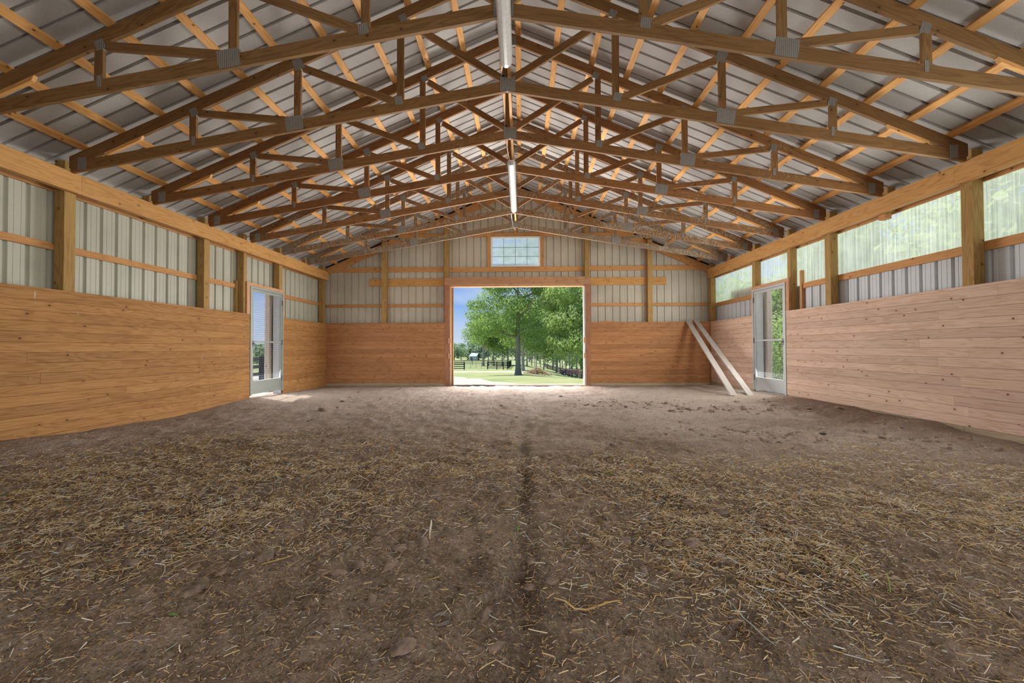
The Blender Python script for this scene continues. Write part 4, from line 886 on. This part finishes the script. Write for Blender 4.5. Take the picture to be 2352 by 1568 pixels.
# trees right of the barn, seen through the panels and the mesh door
for i in range(11):
    y = -3+i*3.6+rr.uniform(-.8, .8); x = 13.5+rr.uniform(-1.5, 4)
    make_tree(x, y, rr.uniform(8, 11), 3.2, .16, NTH[i]+' leafy tree from the camera outside the right barn wall', rr.choice((1, 0, 1)), 3000, .3, seed=200+i, crown=.12, group='trees along the right side of the barn', branches=5)
for i, (x, y, h) in enumerate(((11.6, 16.5, 3.2), (12.8, 19.5, 4.0), (11.9, 22.5, 3.4), (14.6, 24.5, 5.0), (13.2, 27.5, 4.2), (16.5, 29.5, 6.0))):
    make_tree(x, y, h, 2.3, .05, NTH[i]+' dense shrub from the barn, behind the right mesh door', (0, 1)[i % 2], 5000, .14, seed=400+i, crown=.02, group='shrubs behind the right mesh door', branches=4, name='shrub')
# distant hedge left of the barn
for i in range(14):
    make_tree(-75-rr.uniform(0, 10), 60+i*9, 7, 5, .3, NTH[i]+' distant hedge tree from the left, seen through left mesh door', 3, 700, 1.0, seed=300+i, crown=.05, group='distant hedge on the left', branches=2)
# ------------------------------------------------------------------ black board fences
fence_m = flat('black_fence_paint', (.022, .024, .028), .7, vary=.3, scale=3)
def fence(label, pts, step=2.4, rails=4, h=1.35, pw=.15, gap=None, top=None):
    A = Vector(pts[0]); t = empty('board_fence', (A.x, A.y, float(ground_z(A.x, A.y))), label, 'fence', 'black board fences')
    P = []
    for a, b in zip(pts, pts[1:]):
        a, b = Vector(a), Vector(b); n = max(1, round((b-a).length/step))
        for i in range(n): P.append(a+(b-a)*i/n)
    P.append(Vector(pts[-1]))
    G = [Vector((p.x, p.y, float(ground_z(p.x, p.y)))) for p in P]
    for p in G:
        m = MB(t.location); m.box(p.x-pw/2, p.x+pw/2, p.y-pw/2, p.y+pw/2, p.z-.2, p.z+h+.05, 2); m.build('fence_post', fence_m, t)
    for r in range(rails):
        m = MB(t.location); z = .25+(h-.35)*r/(rails-1)+.05
        for a, b in zip(G, G[1:]):
            m.beam(a+Vector((0, -pw/2-.02, z)), b+Vector((0, -pw/2-.02, z)), (0, 0, 1), .14, .035)
        m.build('fence_rail', fence_m, t)
    return t
fence('black board fence left of the paddock gate, at left edge of the doorway', [(-14.79, 66.0), (-9.89, 72.0)], 4.8)
fence('black board fence right of the paddock gate, curving at the corner', [(-5.9, 74.0), (-4.18, 73.0), (-3.01, 73.0), (-2.41, 76.0), (-2.32, 84.0), (-2.48, 100.0), (-2.87, 125.0)], 4.5)
fence('far black board fence across the back of the paddock', [(-24.68, 118.0), (-20.65, 125.0), (-8.53, 122.0), (-3.49, 128.0)], 5.6)
fence('black board fence running down right side toward the trailer', [(8.94, 158.0), (10.28, 130.0), (10.91, 98.0), (10.71, 74.0), (10.54, 66.0)], 2.7)
fence('black board fence outside the left mesh door', [(-24, 26), (-14, 19.5), (-10.9, 17.2)], 2.4, h=1.3)
g_ = empty('paddock_gate', (-9.82, 72.0, 0), 'grey tube paddock gate between two black fence posts', 'gate')
ga, gb = Vector((-9.78, 72.0, 0)), Vector((-5.98, 74.0, 0)); za, zb = float(ground_z(ga.x, ga.y)), float(ground_z(gb.x, gb.y))
tube_m = flat('grey_gate_tube', (.22, .23, .25), .5, .4)
for i in range(6):
    m = MB(g_.location); z = .25+i*.2; m.tube([(ga.x, ga.y, za+z), (gb.x, gb.y, zb+z)], .022, 6); m.build('gate_rail', tube_m, g_)
for i in range(5):
    q = i/4; p = ga.lerp(gb, q); z = za+(zb-za)*q; m = MB(g_.location); m.tube([(p.x, p.y, z+.2), (p.x, p.y, z+1.28)], .03, 6); m.build('gate_upright', tube_m, g_)
# ------------------------------------------------------------------ brush pile, trailer, pole, sheds
bx, by = (2.32, 56.0); bz = float(ground_z(bx, by)); bp = empty('brush_pile', (bx, by, bz), 'pile of cut dead branches on the grass right of the maple', 'brush pile')
m = MB(bp.location); rr = random.Random(12)
for i in range(170):
    a = rr.uniform(0, 2*PI); q = rr.random(); p = Vector((bx+math.cos(a)*1.9*q, by+math.sin(a)*1.2*q, bz+.95*(1-q)*rr.random()+.03)); d = Vector((rr.uniform(-1, 1), rr.uniform(-.6, .6), rr.uniform(-.35, .25))).normalized()*rr.uniform(.3, .8)
    m.tube([p-d, p+Vector((0, 0, .05)), p+d], [.03, .025, .008], 4, False)
m.build('branches', flat('dead_branch', (.42, .30, .22), .9, vary=.5, scale=3), bp)
tl = np.array([(bx+rr.uniform(-.3, 1.2), by, bz+.35, .6, .5, .3)]); foliage('yellow_leaves', tl, 500, .13, leaf_mat('yellow_leaves', (.4, .4, .1), (.55, .5, .2)), bp, 4)
fx, fy = (7.02, 70.0); fz = float(ground_z(fx, fy)); T = empty('utility_trailer', (fx, fy, fz), 'low red-sided utility trailer parked by right-hand fence', 'trailer')
red = flat('faded_red_boards', (.58, .28, .25), .7, vary=.3, scale=2); blk = flat('trailer_black', (.03, .03, .035), .6)
tL, tW = 3.5, 1.7
m = MB(T.location); m.box(fx, fx+tL, fy, fy+tW, fz+.3, fz+.38); m.build('bed', blk, T)
for nm, b in (('side_board', (fx+.9, fx+tL, fy-.03, fy, fz+.22, fz+.78)), ('side_board', (fx, fx+tL, fy+tW, fy+tW+.03, fz+.3, fz+.85)), ('front_board', (fx+tL-.03, fx+tL, fy, fy+tW, fz+.3, fz+.85))):
    m = MB(T.location); m.box(*b); m.build(nm, red, T)
m = MB(T.location)
for i in range(7): x_ = fx+.0+i*.13; m.box(x_-.02, x_+.02, fy-.05, fy-.01, fz+.1, fz+.9, 2)
m.box(fx-.02, fx+.85, fy-.05, fy-.01, fz+.86, fz+.92); m.box(fx-.02, fx+.85, fy-.05, fy-.01, fz+.1, fz+.16); m.build('ramp_gate', blk, T)
for yo in (fy-.12, fy+tW+.02):
    m = MB(T.location); m.tube([(fx+.55, yo, fz+.3), (fx+.55, yo+.12, fz+.3)], .3, 16); wh = m.build('wheel', blk, T); m = MB(T.location); m.tube([(fx+.55, yo-.02, fz+.3), (fx+.55, yo, fz+.3)], .16, 12); m.build('rim', white_m, wh)
gt = empty('metal_gate', (7.82, 66.0, 0), 'dark tube gate in front of the utility trailer', 'gate')
ga, gb = Vector((7.75, 66.0, 0)), Vector((9.5, 66.0, 0)); za, zb = float(ground_z(ga.x, ga.y)), float(ground_z(gb.x, gb.y))
for z in (.2, .55, .9): m = MB(gt.location); m.tube([(ga.x, ga.y, za+z), (gb.x, gb.y, zb+z)], .022, 6); m.build('gate_rail', blk, gt)
for i in range(4): q = i/3; p = ga.lerp(gb, q); z = za+(zb-za)*q; m = MB(gt.location); m.tube([(p.x, p.y, z-.05), (p.x, p.y, z+1.0)], .035, 6); m.build('gate_upright', blk, gt)
x_, y_ = (9.78, 67.0); z = float(ground_z(x_, y_)); m = MB((x_, y_, z)); m.tube([(x_, y_, z-.1), (x_, y_, z+1.5)], .13, 8); tag(m.build('fence_post', flat('raw_wood_post', (.42, .30, .19), .9)), 'thick raw wood gate post beside the trailer', 'post')
x_, y_ = (3.17, 95.0); z = float(ground_z(x_, y_)); po = empty('utility_pole', (x_, y_, z), 'pale utility pole right of the maple', 'pole')
m = MB(po.location); m.tube([(x_+.15, y_, z-.2), (x_-.1, y_, z+8.5)], [.16, .12], 8); m.build('pole', flat('pale_pole', (.62, .60, .55), .9), po); m = MB(po.location); m.box(x_-1.1, x_+.9, y_-.05, y_+.05, z+7.8, z+7.92); m.build('cross_arm', bark_g, po)
x_, y_ = (-26.45, 225.0); z = float(ground_z(x_, y_)); hs = empty('metal_shed', (x_, y_, z), 'pale blue-grey metal shed far behind the paddock', 'shed')
sm = flat('pale_shed_steel', (.40, .46, .54), .5, vary=.1)
m = MB(hs.location); m.prism([(x_-2, z), (x_+2, z), (x_+2, z+2.4), (x_-2, z+2.4)], y_, y_+9); m.build('walls', sm, hs)
m = MB(hs.location); m.quad([(x_-2.2, y_-.5, z+2.4), (x_-1.8, y_+9.5, z+4.2), (x_+2.4, y_+9.5, z+4.2), (x_+2.2, y_-.5, z+2.4)]); m.quad([(x_-2.2, y_-.5, z+2.25), (x_+2.2, y_-.5, z+2.25), (x_+2.2, y_-.5, z+2.4), (x_-2.2, y_-.5, z+2.4)]); m.quad([(x_-2.2, y_-.5, z+2.25), (x_+2.2, y_-.5, z+2.25), (x_+2.4, y_+9.5, z+4.05), (x_-1.8, y_+9.5, z+4.05)]); m.build('roof', sm, hs)
m = MB(hs.location); m.box(x_-1.2, x_-.2, y_-.06, y_, z+.2, z+1.8); m.build('door', flat('shed_opening', (.10, .11, .12), .8), hs)
